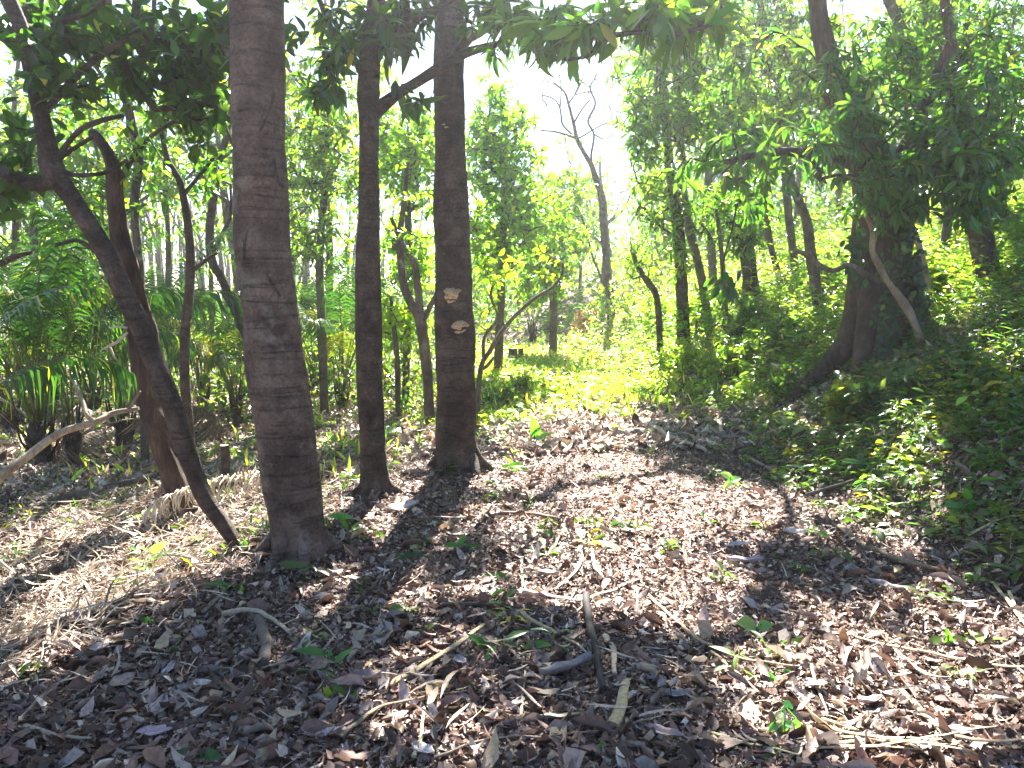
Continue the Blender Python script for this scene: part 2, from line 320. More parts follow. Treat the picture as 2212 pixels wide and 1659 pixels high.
def grow(skel, targets, r_tip=.004, acc=None, seed=0, sides=5, sag=.12, rmax=None):
    """join every target point to the nearest wood, thin tubes; returns twig directions"""
    r = np.random.default_rng(seed)
    nodes = [p for p in skel]; N = np.array(nodes)
    if len(targets) == 0: return np.zeros((0, 3))
    d0 = np.array([np.min(np.linalg.norm(N - t, axis=1)) for t in targets]); order = np.argsort(d0)
    par = [-1] * len(nodes); cnt = None; chains = []; cap = len(nodes) + len(targets) * 5
    buf = np.zeros((cap, 3)); buf[:len(nodes)] = N; n = len(nodes); par = np.full(cap, -1); tipn = np.zeros(len(targets), int); dirs = np.zeros((len(targets), 3))
    for ti in order:
        t = targets[ti]; dv = buf[:n] - t; ds = np.linalg.norm(dv, axis=1) + .35 * np.maximum(dv[:, 2], 0)
        j = int(np.argmin(ds)); a = buf[j].copy(); L = np.linalg.norm(t - a); k = 1 if L < .25 else (2 if L < .8 else 4)
        ch = [j]
        for q in range(1, k + 1):
            f = q / k; p = a + (t - a) * f; p = p + np.array([0, 0, sag * L * math.sin(math.pi * f)]) + (r.normal(0, .045 * L + .004, 3) if q < k else 0)
            buf[n] = p; par[n] = ch[-1]; ch.append(n); n += 1
        tipn[ti] = n - 1; chains.append(ch); dirs[ti] = buf[ch[-1]] - buf[ch[-2]]
    w = np.zeros(n)
    for tn in tipn: w[tn] += 1
    for i in range(n - 1, -1, -1):
        if par[i] >= 0: w[par[i]] += w[i]
    rad = r_tip * np.maximum(w, 1) ** .46
    if rmax: rad = np.minimum(rad, rmax)
    for ch in chains:
        pts = buf[ch]; rr = rad[ch].copy(); rr[0] = min(rad[ch[0]], rad[ch[1]] * 1.25) if ch[0] >= len(skel) else rad[ch[1]] * 1.2
        tube(acc, pts, rr, sides, m=2 if len(ch) > 2 else 1, cap=False)
    return dirs
def blob_pts(blobs, seed=0, shade=True):
    r = np.random.default_rng(seed); out = []
    for (px, py, rx, ry, Y, dY, n) in blobs:
        q = nrm(r.normal(size=(n, 3))) * (r.random((n, 1)) ** .45)
        for a in q: out.append(at(px + a[0] * rx, py + a[1] * ry, Y + a[2] * dY))
    P = np.array(out); g = H(P[:, 0], P[:, 1]); P[:, 2] = np.maximum(P[:, 2], g + .25)
    x, y = shadow_xy(P); P = P[(r.random(len(P)) > .75 * lit(x, y)) | (P[:, 1] > 13)]
    return P
def world_pts(boxes, seed=0, keep_lit=1.0):
    """crown points out of the frame: (cx,cy,cz,rx,ry,rz,n), thinned where the photo shows sun on the ground"""
    r = np.random.default_rng(seed); out = []
    for (cx, cy_, cz, rx, ry, rz, n) in boxes:
        q = nrm(r.normal(size=(n, 3))) * (r.random((n, 1)) ** .4); out.append(np.array([cx, cy_, cz]) + q * np.array([rx, ry, rz]))
    P = np.concatenate(out); x, y = shadow_xy(P)
    keep = r.random(len(P)) > lit(x, y) * keep_lit
    return P[keep]
def pxpath(pts, Y=None, k=1.0):
    """pixel path (px,py,rpx[,Y]) -> points, radii"""
    P, R = [], []
    for q in pts:
        yy = q[3] if len(q) > 3 else Y; p = at(q[0], q[1], yy); P.append(p); R.append(q[2] / F * np.linalg.norm(p - np.array([0, 0, CAMZ])) * k)
    return np.array(P), np.array(R)
def make_tree(name, label, stem, bark, Y=None, limbs=(), blobs=(), boxes=(), group=None, leaf=None, sides=16, rough=.1, ring=0, seed=1, m=6, flute=0, cat='tree', r_tip=.004, canopy=None, keep_lit=1.0, roots=0):
    """stem runs from the base upwards"""
    P, R = pxpath(stem, Y); g = float(H(P[0][0], P[0][1])); base = np.array([P[0][0], P[0][1], g])
    P[0][2] = min(P[0][2], g) - .08
    e = empty(name, base, label, cat, group)
    a = Acc(); tube(a, P, R, sides, rough=rough, ring=ring, seed=seed, m=m, flute=flute)
    skel = list(catmull(P, 4)[len(P) * 2:])
    for lb in limbs:
        LP, LR = pxpath(lb, Y); LR = LR * (.6 if name == 'bare_dead_tree' else 1); tube(a, LP, LR, max(7, sides // 2), rough=rough, seed=seed + 3, m=5); skel += list(catmull(LP, 3)[1:])
    rr = np.random.default_rng(seed + 50)
    for k in range(roots):
        an = k * 6.28 / roots + rr.normal(0, .25); R1 = R[1] if len(R) > 1 else R[0]; R1 = min(R1, R[2]); l = R1 * rr.uniform(1.45, 2.0); u = np.array([math.cos(an), math.sin(an), 0]); v = np.array([-u[1], u[0], 0]) * rr.normal(0, .25) * l
        q = [base + u * R1 * .7 + [0, 0, R1 * .9], base + u * R1 * .95 + [0, 0, R1 * .4], base + u * (R1 + l) * .56 + v * .5, base + u * l + v]
        for i_ in (2, 3): q[i_][2] = float(H(q[i_][0], q[i_][1])) + (.012 if i_ == 2 else -.03)
        tube(a, np.array(q), [R1 * .2, R1 * .24, R1 * .17, R1 * .07], 10, m=6, rough=.16, seed=k)
    a.build('trunk', bark, e)
    T = []
    if len(blobs): T.append(blob_pts(blobs, seed))
    if len(boxes): T.append(world_pts(boxes, seed + 5, keep_lit))
    if canopy: T.append(pool(canopy))
    if T and leaf:
        T = np.concatenate(T); b = Acc(); dirs = grow(skel, T, r_tip, b, seed); b.build('branches', bark, e)
        c = Acc(); leaves_on(c, T, dirs, r=np.random.default_rng(seed + 9), **{k: v for k, v in leaf.items() if k != 'mat'}); c.build('crown', leaf.get('mat', M_LEAF), e)
    return e
G_DARK = (.035, .075, .018); G_MID = (.055, .12, .02); G_BRIGHT = (.10, .155, .03); G_YEL = (.16, .2, .02)
MANGO = dict(m=9, L=.17, tpl=LANCE, col=G_DARK, spread=1.15, droop=.45, along=.16, mat=M_LEAFG, yellow=.01)
BROAD = dict(m=9, L=.10, tpl=OVAL, col=G_DARK, spread=1.2, droop=.2, along=.28, mat=M_LEAF, yellow=.01)

# crowns above the frame: unseen twig ends placed up the sun's rays to cast shade, joined to nearest tree; thinner where the photo's sun patches lie
def canopy_pool(n, seed=77):
    r = np.random.default_rng(seed); gy = r.uniform(-.5, 1, n) ** 1 ; gy = 1.2 + 9.5 * r.random(n) ** 1.1; gx = r.uniform(-1, 1, n) * (2.0 + .72 * gy) + .1
    z = r.uniform(5.0, 8.2, n); k = (z - H(gx, gy)) / sun_dir.z
    P = np.stack([gx + sun_dir.x * k, gy + sun_dir.y * k, z], 1)
    dy, dz = P[:, 1], P[:, 2] - CAMZ; fwd = dy * cp - dz * sp_; up = dy * sp_ + dz * cp; py = CY - F * up / fwd
    clump = .55 + .6 * noise2(gx * 1.3 + 3, gy * 1.3, 1.0)
    dens = np.where((gx < edge_l(gy) - .3) & (gy > 4.2), .7, 1.0) * np.where(gy > 8.3, .25, 1.)
    keep = (py < -25) & (r.random(n) > lit(gx, gy) * 1.0) & (r.random(n) < dens * (.55 + .8 * clump))
    return P[keep]
POOL = canopy_pool(7000)
ANCH = {'t1': (-1.3, 5.2), 't2': (-.6, 7.2), 't3': (.2, 7.6), 'lean': (-4.2, 5.6), 'butt': (3.6, 8.8), 'bank': (2.0, 13.), 'left': (-4.5, 9.)}
_k = list(ANCH); _d = np.stack([np.hypot(POOL[:, 0] - ANCH[q][0], POOL[:, 1] - ANCH[q][1]) for q in _k], 1); POOL_ID = np.argmin(_d, 1)
def pool(name): return POOL[POOL_ID == _k.index(name)]
def Yg(px, py): return float(ga(px, py)[1])
# ------------------------------------------------------------------ the near trees
Y1, Y2, Y3 = Yg(645, 1190), Yg(810, 1062), Yg(988, 1010)
YL = Yg(520, 1190); YL2 = Yg(405, 1105); YL3 = Yg(440, 1060)
t1 = make_tree('ringed_bark_tree', 'thickest near trunk on the left, ring-banded grey brown bark with dark vine lines, leaning slightly', 
    [(648, 1216, 84), (647, 1196, 66), (645, 1172, 57), (640, 1130, 53), (632, 1050, 57), (620, 950, 61), (603, 850, 60), (585, 700, 57), (572, 560, 54), (563, 400, 54), (557, 250, 50), (556, 0, 51), (556, -300, 50), (560, -700, 46), (600, -1200, 38), (610, -1500, 25)],
    B_RING, Y1, blobs=[(540, 60, 130, 120, Y1 + .8, .8, 30)],
    canopy='t1', leaf=dict(BROAD, L=.11), sides=44, rough=.07, ring=.008, seed=3, m=24, roots=6)
# dark climbing vine roots on the big trunk, moss and lichen stay in the bark
def on_trunk(path, Y, r, name, m_, label, parent, leaf=None):
    a = Acc(); P = np.array([at(px, py, Y) for px, py in path]); tube(a, P, np.full(len(P), r * 1.7), 6, m=6, rough=.25, seed=5)
    o = a.build(name, m_, parent); return o
rr1 = 54 / F * Y1
for pth in ([(592, 200), (583, 240), (541, 330), (540, 400), (546, 470), (550, 540), (543, 590)], [(550, 540), (575, 590), (605, 640)], [(592, 345), (600, 390), (613, 405)], [(545, 480), (530, 520), (527, 560)]):
    on_trunk(pth, Y1 - rr1 * .93, .0055, 'climbing_root', B_DARK, None, t1)

t2 = make_tree('forked_tree', 'slimmer dark trunk between the two thick trunks, forking into leafy boughs',
    [(812, 1085, 50), (811, 1066, 40), (810, 1045, 33), (808, 1000, 29), (802, 900, 27), (797, 750, 28), (795, 600, 27), (797, 400, 21), (797, 270, 20), (795, 200, 22), (802, 100, 20), (812, 0, 17), (820, -200, 15), (830, -500, 11), (850, -800, 7)],
    B_DARK, Y2, limbs=[[(800, 255, 15), (822, 232, 14), (858, 203, 11), (900, 178, 10), (945, 150, 11), (1000, 117, 10), (1045, 103, 8), (1085, 93, 6)],
        [(803, 110, 12), (850, 80, 9), (900, 40, 8), (960, 10, 7), (1010, -40, 6)], [(800, 190, 9), (760, 120, 7), (715, 60, 6), (690, 0, 5)], [(868, 90, 6), (880, 30, 7), (870, -60, 6)]],
    blobs=[(755, 80, 90, 90, Y2 + .2, .7, 28), (840, 50, 60, 70, Y2 + .1, .6, 15), (890, 215, 40, 15, Y2 - .1, .2, 3), (700, 190, 50, 70, Y2 + .3, .4, 10), (1050, 20, 60, 40, Y2 - .3, .4, 12), (890, 20, 50, 50, Y2, .6, 12), (1080, 110, 50, 40, Y2 - .1, .3, 6)],
    canopy='t2', leaf=dict(MANGO, L=.145, m=10), sides=28, rough=.07, seed=4, m=14, roots=5)
t3 = make_tree('straight_tree', 'tall straight dark trunk beside the path with two cream fungus clusters',
    [(992, 1035, 76), (990, 1012, 54), (988, 990, 46), (986, 950, 43), (985, 850, 43), (982, 700, 42), (978, 550, 39), (974, 400, 35), (971, 250, 31), (969, 0, 30), (968, -300, 29), (975, -700, 24), (990, -1000, 15)],
    B_DARK, Y3, limbs=[[(972, 130, 10, Y3), (1005, 92, 10, Y3 - .3), (1040, 60, 8, Y3 - .7), (1090, 38, 8, Y3 - 1.2), (1160, 45, 7, Y3 - 1.8), (1230, 78, 6, Y3 - 2.2), (1300, 80, 6, Y3 - 2.4), (1375, 70, 5, Y3 - 2.5), (1450, 75, 5, Y3 - 2.5), (1520, 60, 4, Y3 - 2.5)],
        [(1295, 78, 5, Y3 - 2.4), (1275, 118, 4, Y3 - 2.4), (1218, 130, 3, Y3 - 2.4)], [(1370, 70, 5, Y3 - 2.5), (1400, 20, 4, Y3 - 2.5), (1420, -60, 4, Y3 - 2.5)]],
    blobs=[(1130, 30, 90, 40, Y3 - 1.6, .4, 14), (1290, 45, 150, 35, Y3 - 2.4, .4, 14), (1195, 100, 60, 30, Y3 - 2.2, .25, 7), (1430, 50, 130, 45, Y3 - 2.4, .4, 14), (1520, 20, 100, 60, Y3 - 2.2, .4, 9), (1360, 10, 120, 30, Y3 - 2.3, .4, 8)],
    canopy='t3', leaf=dict(MANGO, L=.15, m=10, col=(.07, .14, .025)), sides=32, rough=.07, seed=6, m=16, roots=6)
# bracket fungus
M_FUN = attr_mat('fungus', .7, 80)
def fungus(px, py, s, n, seed):
    r = np.random.default_rng(seed); a = Acc(); rad = 41 / F * Y3
    for k in range(n):
        qx, qy = px + r.uniform(-.45, .45) * s, py + r.uniform(-.5, .5) * s
        c = at(qx, qy, Y3 - rad * .97 + abs(qx - 984) / F * Y3 * .35); sz = r.uniform(.22, .4) * s / F * Y3
        th = np.linspace(0, 2 * np.pi, 15)[:-1]; wv = 1 + .22 * np.sin(3 * th + r.uniform(0, 6)) + .1 * np.sin(7 * th)
        rim = np.stack([np.cos(th) * sz * wv, -np.abs(np.sin(th)) ** .7 * np.sign(np.sin(th)) * sz * wv * .8 - sz * .2, np.sin(5 * th) * sz * .1 - sz * .12], -1) + c
        inn = c + (rim - c) * .6 + [0, 0, sz * .13]; und = c + (rim - c) * .55 + [0, 0, -sz * .22]
        V = np.vstack([c + [0, 0, sz * .16], inn, rim, und, c + [0, 0, -sz * .25]]); Fq = []
        m_ = 14; tri = []
        for i in range(m_):
            j = (i + 1) % m_; tri += [[0, 1 + i, 1 + j], [1 + 3 * m_, 1 + 2 * m_ + j, 1 + 2 * m_ + i]]
            Fq += [[1 + i, 1 + m_ + i, 1 + m_ + j, 1 + j], [1 + m_ + i, 1 + 2 * m_ + i, 1 + 2 * m_ + j, 1 + m_ + j]]
        c1 = np.array([.62, .46, .28]) * r.uniform(.8, 1.2); c2 = np.vstack([np.tile(c1 * .8, (1 + m_, 1)), np.tile(c1 * 1.25, (m_, 1)), np.tile(c1 * .7, (m_ + 1, 1))])
        a.add(V, np.array(Fq), c2); a.add(V, np.array(tri), c2)
    V = np.concatenate(a.v); c = V.mean(0); q = V - c; cs, sn = math.cos(.75), math.sin(.75); a.v = [np.stack([q[:, 0], q[:, 1] * cs * .8 - q[:, 2] * sn * .6, q[:, 1] * sn * 1.0 + q[:, 2] * cs], 1) + c + [0, -.01, 0]]
    return a.build('bracket_fungus', M_FUN, t3)
fungus(972, 637, 34, 11, 1); fungus(992, 703, 28, 8, 2); fungus(966, 549, 13, 3, 3); fungus(960, 270, 14, 2, 5)

DK = (.03, .065, .016)
make_tree('leaning_tree', 'dark tree leaning left from beside the ring-banded trunk, crossing a paler leaning trunk',
    [(524, 1212, 17), (515, 1190, 14), (480, 1130, 15), (440, 1070, 17), (404, 980, 19), (372, 880, 20), (338, 790, 20), (300, 700, 19), (262, 620, 19), (225, 540, 17), (190, 480, 17), (150, 420, 17), (117, 375, 21), (100, 300, 16), (85, 230, 14), (65, 130, 13), (45, 60, 13), (20, 0, 13), (-30, -120, 12), (-60, -400, 9), (-80, -700, 6)],
    B_DARK, YL, limbs=[[(122, 385, 15), (95, 398, 13), (65, 396, 12), (35, 385, 12), (0, 370, 11), (-60, 345, 11), (-160, 300, 9)], [(120, 350, 6), (145, 312, 5), (175, 280, 5), (215, 262, 5), (265, 250, 4)],
        [(125, 345, 5), (160, 320, 4), (200, 296, 4)], [(125, 358, 5), (160, 378, 4), (230, 372, 4), (275, 345, 3)], [(215, 620 - 70, 4), (170, 500 + 20, 4), (120, 470 + 60, 3)],
        [(90, 250, 7), (150, 180, 6), (230, 110, 5), (330, 60, 4)], [(70, 150, 6), (120, 60, 5), (200, 20, 5), (280, -60, 4)]],
    blobs=[(200, 60, 240, 70, YL + .6, .8, 85), (420, 110, 120, 110, YL + 1, .6, 50), (300, 190, 150, 60, YL + .7, .5, 26), (420, 260, 70, 70, YL + 1, .5, 18), (30, 420, 60, 90, YL + .4, .4, 10), (40, 260, 60, 70, YL + .4, .5, 10), (75, 160, 60, 50, YL + .1, .5, 12)],
    canopy='lean', leaf=dict(BROAD, L=.095, m=10, col=DK), sides=24, rough=.1, seed=8, m=10, flute=.05)
make_tree('split_trunk_tree', 'pale brown fissured trunk leaning left with a broken top, behind the dark leaning tree',
    [(400, 1125, 30), (396, 1100, 22), (370, 1020, 23), (342, 930, 24), (318, 850, 23), (303, 760, 22), (295, 690, 21), (280, 600, 20), (262, 520, 18), (252, 450, 16), (247, 380, 14), (243, 352, 13), (226, 318, 10), (205, 292, 9), (196, 284, 7)],
    B_RED, YL2, limbs=[[(325, 790, 14), (330, 720, 10), (312, 660, 8), (300, 600, 6), (290, 560, 4)], [(250, 420, 6), (275, 360, 5), (320, 300, 4), (380, 260, 3)]],
    blobs=[(300, 330, 90, 80, YL2, .5, 14)], leaf=dict(BROAD, L=.08, m=7, col=G_MID), sides=24, rough=.12, seed=9, m=10, flute=.06)
# a pale snapped twig on it
a = Acc(); P, R = pxpath([(275, 718, 3), (255, 738, 3), (235, 748, 2.5), (222, 755, 2)], YL2 - .15); tube(a, P, R, 6, col=(.5, .42, .36)); P, R = pxpath([(237, 748, 2), (244, 765, 2), (250, 777, 1)], YL2 - .15); tube(a, P, R, 6, col=(.5, .42, .36))
P, R = pxpath([(275, 708, 2), (255, 705, 2), (238, 709, 1.5)], YL2 - .15); tube(a, P, R, 6, col=(.5, .42, .36))
o = a.build('snapped_twig', M_WOODC); tag(o, 'thin pale snapped twig sticking out left of the leaning trunks', 'twig')

make_tree('slender_tree', 'thin dark wavy stem rising just right of the two leaning trunks',
    [(452, 1090, 12), (437, 1055, 10), (415, 980, 10), (405, 900, 10), (398, 800, 10), (400, 720, 10), (408, 640, 9), (412, 560, 9), (405, 480, 8), (395, 420, 7), (385, 385, 6), (362, 345, 6), (350, 290, 5), (332, 230, 5), (325, 180, 4), (330, 60, 4), (340, -100, 4)],
    B_DARK, YL3 + .1, limbs=[[(412, 590, 4), (440, 565, 4), (470, 545, 3)], [(397, 420, 4), (430, 380, 4), (470, 330, 3)]], blobs=[(380, 250, 100, 80, YL3 + .2, .6, 26), (350, 100, 110, 90, YL3 + .4, .6, 30), (450, 380, 50, 80, YL3 + .3, .5, 12), (300, 420, 60, 50, YL3 + .4, .5, 6)],
    leaf=dict(BROAD, L=.085, m=8, col=G_MID), sides=12, rough=.08, seed=10)
make_tree('slender_tree', 'thin brown stem slanting out from behind the ring-banded trunk on its left side',
    [(572, 960, 9), (560, 860, 9), (540, 750, 9), (515, 690, 8), (480, 605, 8), (458, 560, 9), (452, 500, 8), (462, 420, 8), (475, 340, 7), (492, 280, 6), (500, 150, 5), (495, 0, 5)],
    B_DARK, Yg(572, 950), limbs=[[(460, 545, 5), (480, 505, 4), (498, 470, 4)]], blobs=[(470, 330, 60, 120, 8, .8, 26), (430, 200, 90, 90, 8, .8, 30)],
    leaf=dict(BROAD, L=.09, m=8, col=G_MID), sides=12, seed=11)
make_tree('slender_tree', 'straight thin trunk seen between the leaning trunks and the ring-banded one, farther back',
    [(306, 860, 8), (303, 620, 8), (298, 540, 8), (290, 440, 8), (300, 350, 9), (288, 280, 8), (268, 200, 8), (250, 120, 7), (235, 0, 6), (230, -100, 5)],
    B_GREY, 9.0, blobs=[(260, 160, 120, 110, 9, .9, 40), (150, 240, 90, 60, 9, .8, 12), (330, 430, 80, 60, 9, .8, 14)], leaf=dict(BROAD, L=.1, m=8, col=G_MID), sides=12, seed=12, canopy='left')
make_tree('crooked_tree', 'crooked pale brown tree that splits in two low down, just left of the fungus trunk',
    [(935, 1010, 12), (932, 960, 12), (926, 860, 11), (922, 790, 11), (912, 720, 12), (907, 685, 12), (880, 640, 9), (866, 570, 8), (865, 500, 7), (875, 420, 5), (880, 350, 4)],
    B_GREY, Yg(930, 930), limbs=[[(908, 690, 10), (903, 620, 8), (893, 565, 7), (868, 525, 6), (845, 470, 4)], [(914, 690, 8), (930, 660, 6), (950, 620, 6), (960, 560, 5)]],
    blobs=[(880, 430, 90, 120, 9.0, 1, 40), (1060, 480, 70, 80, 9.3, .8, 16)], leaf=dict(BROAD, L=.08, m=9, col=G_BRIGHT, tpl=OVAL_M), sides=14, rough=.14, seed=13)
make_tree('bent_sapling', 'thin sapling bending far to the right beside the fungus trunk, few yellow green leaves',
    [(1028, 850, 6), (1038, 800, 5.5), (1060, 755, 5), (1085, 715, 4.6), (1115, 680, 4.2), (1150, 648, 3.8), (1190, 622, 3.2), (1212, 598, 2.8), (1217, 570, 2)],
    B_GREY, 9.6, limbs=[[(1036, 800, 4), (1052, 800 - 10, 4), (1068, 770, 3)], [(1045, 780, 4), (1046, 730, 4), (1075, 690, 3), (1090, 660, 3)], [(1092, 708, 3), (1060, 640, 3), (1075, 600, 2)]],
    blobs=[(1150, 560, 70, 50, 9.6, .4, 16), (1180, 605, 50, 18, 9.5, .2, 7), (1080, 600, 50, 60, 9.6, .4, 10), (1030, 690, 25, 40, 9.6, .3, 5)], leaf=dict(BROAD, L=.09, m=7, col=(.17, .22, .02), tpl=OVAL_M), sides=8, seed=14)
Yd = 21.0
make_tree('bare_dead_tree', 'leafless dead tree with curling bare boughs against the bright sky beyond the path',
    [(1326, 740, 10), (1322, 700, 9.5), (1317, 640, 9), (1310, 560, 8.5), (1303, 480, 8), (1299, 425, 7.5), (1288, 388, 6.5), (1278, 358, 5.5), (1262, 330, 4.6), (1247, 302, 4.4), (1238, 262, 3.4), (1228, 225, 2.8), (1220, 200, 2.4), (1195, 178, 1.8)],
    B_DARK, Yd, limbs=[[(1248, 300, 5), (1220, 290, 4), (1195, 284, 3.5), (1168, 282, 3)], [(1278, 358, 4), (1277, 335, 4), (1283, 290, 4), (1270, 262, 4), (1286, 225, 3.5), (1275, 190, 3), (1290, 160, 2)],
        [(1235, 290, 4), (1215, 268, 3.5), (1210, 235, 3), (1198, 215, 3), (1172, 205, 2.5)], [(1240, 265, 3.5), (1258, 235, 3), (1275, 215, 2.5)], [(1247, 300, 3.5), (1262, 292, 3), (1300, 270, 2.5), (1330, 262, 2)],
        [(1210, 232, 3), (1212, 195, 2.5), (1208, 165, 2), (1190, 130, 1.5)], [(1228, 225, 3), (1250, 190, 2.5), (1265, 150, 2)], [(1172, 205, 2), (1152, 185, 1.6), (1150, 165, 1.2)], [(1275, 190, 2.2), (1252, 172, 1.6), (1240, 150, 1.2)],
        [(1307, 620, 5), (1282, 560, 4), (1268, 510, 3.5), (1258, 470, 2.5), (1240, 430, 2)], [(1283, 290, 3), (1310, 300, 2.2), (1345, 270, 1.6)], [(1190, 178, 2), (1160, 170, 1.5)]],
    blobs=[(1230, 170, 75, 50, Yd, .8, 40), (1290, 220, 50, 60, Yd, .7, 25), (1180, 240, 30, 40, Yd, .6, 14)], leaf=dict(BROAD, m=1, L=.05, col=(.1, .08, .06), tpl=OVAL_M), sides=12, rough=.12, seed=15, r_tip=.007)

# ------------------------------------------------------------------ the big buttressed tree and its neighbours on the right bank
Yb = 8.9
tb = make_tree('buttress_tree', 'biggest tree on the right bank, broad base with spreading buttress roots, dark hanging leaves',
    [(1945, 870, 66), (1935, 800, 56), (1925, 700, 50), (1918, 600, 50), (1910, 520, 50), (1905, 460, 48), (1895, 410, 43), (1873, 330, 38), (1835, 245, 26), (1800, 190, 22), (1780, 100, 18), (1765, 0, 16), (1750, -200, 14), (1720, -500, 10)],
    B_RED, Yb, limbs=[[(1885, 470, 34), (1874, 540, 32), (1864, 610, 29), (1852, 680, 27), (1832, 738, 25, Yb - .15), (1795, 782, 20, Yb - .3), (1752, 820, 14, Yb - .45), (1710, 862, 8, Yb - .75)], [(1880, 600, 24, Yb - .2), (1872, 700, 20, Yb - .4), (1858, 780, 16, Yb - .6), (1835, 850, 9, Yb - .85)], [(1945, 560, 34), (1966, 660, 30), (1992, 740, 27, Yb - .1), (2022, 800, 20, Yb - .3), (2060, 850, 10, Yb - .5)],
        [(1915, 600, 26, Yb - .15), (1918, 720, 24, Yb - .35), (1930, 810, 20, Yb - .55), (1945, 890, 12, Yb - .8)], [(1900, 420, 20), (1935, 350, 17), (1975, 280, 14), (2010, 200, 11), (2050, 100, 9)],
        [(1888, 380, 16), (1830, 350, 12, Yb - .8), (1740, 330, 10, Yb - 1.4), (1650, 330, 8, Yb - 1.8), (1570, 350, 6, Yb - 2)], [(1940, 345, 12, Yb - .3), (2020, 330, 10, Yb - .8), (2100, 330, 8, Yb - 1.2), (2190, 350, 6, Yb - 1.4)]],
    blobs=[(1720, 330, 170, 90, Yb - 1.6, .7, 95), (1900, 330, 180, 110, Yb - 1.2, .7, 110), (2090, 330, 110, 120, Yb - 1.4, .7, 90), (1560, 330, 120, 90, Yb - 1.4, .7, 50), (1830, 190, 200, 90, Yb - .6, .9, 80), (1960, 420, 60, 60, Yb - 1.2, .4, 26), (1880, 455, 60, 40, Yb - 1.0, .3, 16), (1790, 250, 120, 100, Yb - 1.2, .5, 50), (2040, 230, 90, 90, Yb - 1.2, .5, 36), (2080, 430, 70, 70, Yb - 1.5, .4, 26), (1620, 430, 60, 60, Yb - 1.3, .4, 14), (1830, 440, 30, 40, Yb - 1.2, .3, 8), (1680, 130, 200, 90, Yb - .4, .9, 50), (2140, 180, 90, 80, Yb - 1, .8, 30)],
    canopy='butt', leaf=dict(MANGO, L=.14, m=9, col=(.05, .11, .026), along=.2, droop=.6), sides=36, rough=.09, seed=21, m=12, flute=.07)
# ivy climbing the buttress tree
def ivy(name, label, path, Y, wpx, n, L, col, parent, seed):
    r = np.random.default_rng(seed); a = Acc(); P = catmull(np.array([at(px, py, Y) for px, py in path]), 10); k = r.integers(0, len(P), n)
    p = P[k] + r.normal(0, 1, (n, 3)) * np.array([1, .35, .7]) * wpx / F * Y; nn = np.tile([[0, -.8, .6]], (n, 1)) + r.normal(0, .4, (n, 3))
    d = np.stack([r.normal(0, .8, n), r.normal(-.3, .3, n), r.normal(-.7, .4, n)], 1); R = frames(d, nn); a.inst(OVAL[0], OVAL[1], p, R, L * np.exp(r.normal(0, .25, n)), greens(n, col, .25, .01, r))
    return a.build(name, M_LEAFG, parent)
ivy('climber_leaves', None, [(1930, 520), (1925, 640), (1912, 720), (1915, 800), (1930, 880)], Yb - .62, 16, 330, .07, (.045, .085, .03), tb, 1)
ivy('climber_leaves', None, [(1960, 460), (1975, 560), (1985, 640), (2000, 720)], Yb - .35, 12, 200, .07, (.04, .08, .03), tb, 2)
ivy('climber_leaves', None, [(1850, 500), (1848, 560), (1856, 600)], Yb - .4, 14, 90, .09, (.03, .07, .03), tb, 3)
a = Acc(); P, R = pxpath([(1999, 790, 9), (1990, 748, 8), (1973, 695, 7), (1952, 655, 8), (1916, 606, 6), (1900, 575, 7), (1885, 540, 5), (1887, 500, 6), (1872, 470, 4), (1862, 448, 3)], Yb - .75); P[0][2] -= .1; tube(a, P, R, 12, m=8, rough=.3, seed=3)
P, R = pxpath([(1890, 470, 7), (1900, 448, 8), (1912, 425, 8), (1920, 400, 7), (1935, 340, 6)], Yb - .7); tube(a, P, R, 10, m=6, rough=.1)
o = a.build('liana', B_PALE); tag(o, 'pale tan liana slanting up across the front of the buttressed tree', 'liana')
a = Acc(); P, R = pxpath([(1900, 612, 6), (1885, 600, 6), (1862, 588, 6), (1835, 572, 5), (1800, 585, 5), (1770, 572, 5), (1745, 552, 5), (1715, 540, 4)], Yb - .7); tube(a, P, R, 9, m=6, rough=.12)
o = a.build('liana', B_GREY); tag(o, 'brown twisted vine running left from the buttressed tree at mid height', 'liana')
ivy_h = empty('hanging_sprig', at(1560, 590, 6.2), 'dark drooping leaf sprig hanging in front of the bank, centre right', 'leaf sprig')
a = Acc(); P, R = pxpath([(1592, 440, 2.5), (1580, 500, 2), (1566, 550, 2), (1558, 600, 2)], 6.2); tube(a, P, R, 5); a.build('stem', B_DARK, ivy_h)
a = Acc(); r = np.random.default_rng(4); n = 24; p = np.array([at(1560 + r.normal(0, 20), 605 + r.uniform(-25, 35), 6.2 + r.normal(0, .06)) for _ in range(n)])
a.inst(OVAL[0], OVAL[1], p, frames(np.stack([r.normal(0, .6, n), r.normal(0, .4, n), -np.ones(n)], 1), r.normal(0, .5, (n, 3)) + [0, -1, .2]), r.uniform(.08, .12, n), greens(n, (.025, .06, .02))); a.build('leaves', M_LEAF, ivy_h)

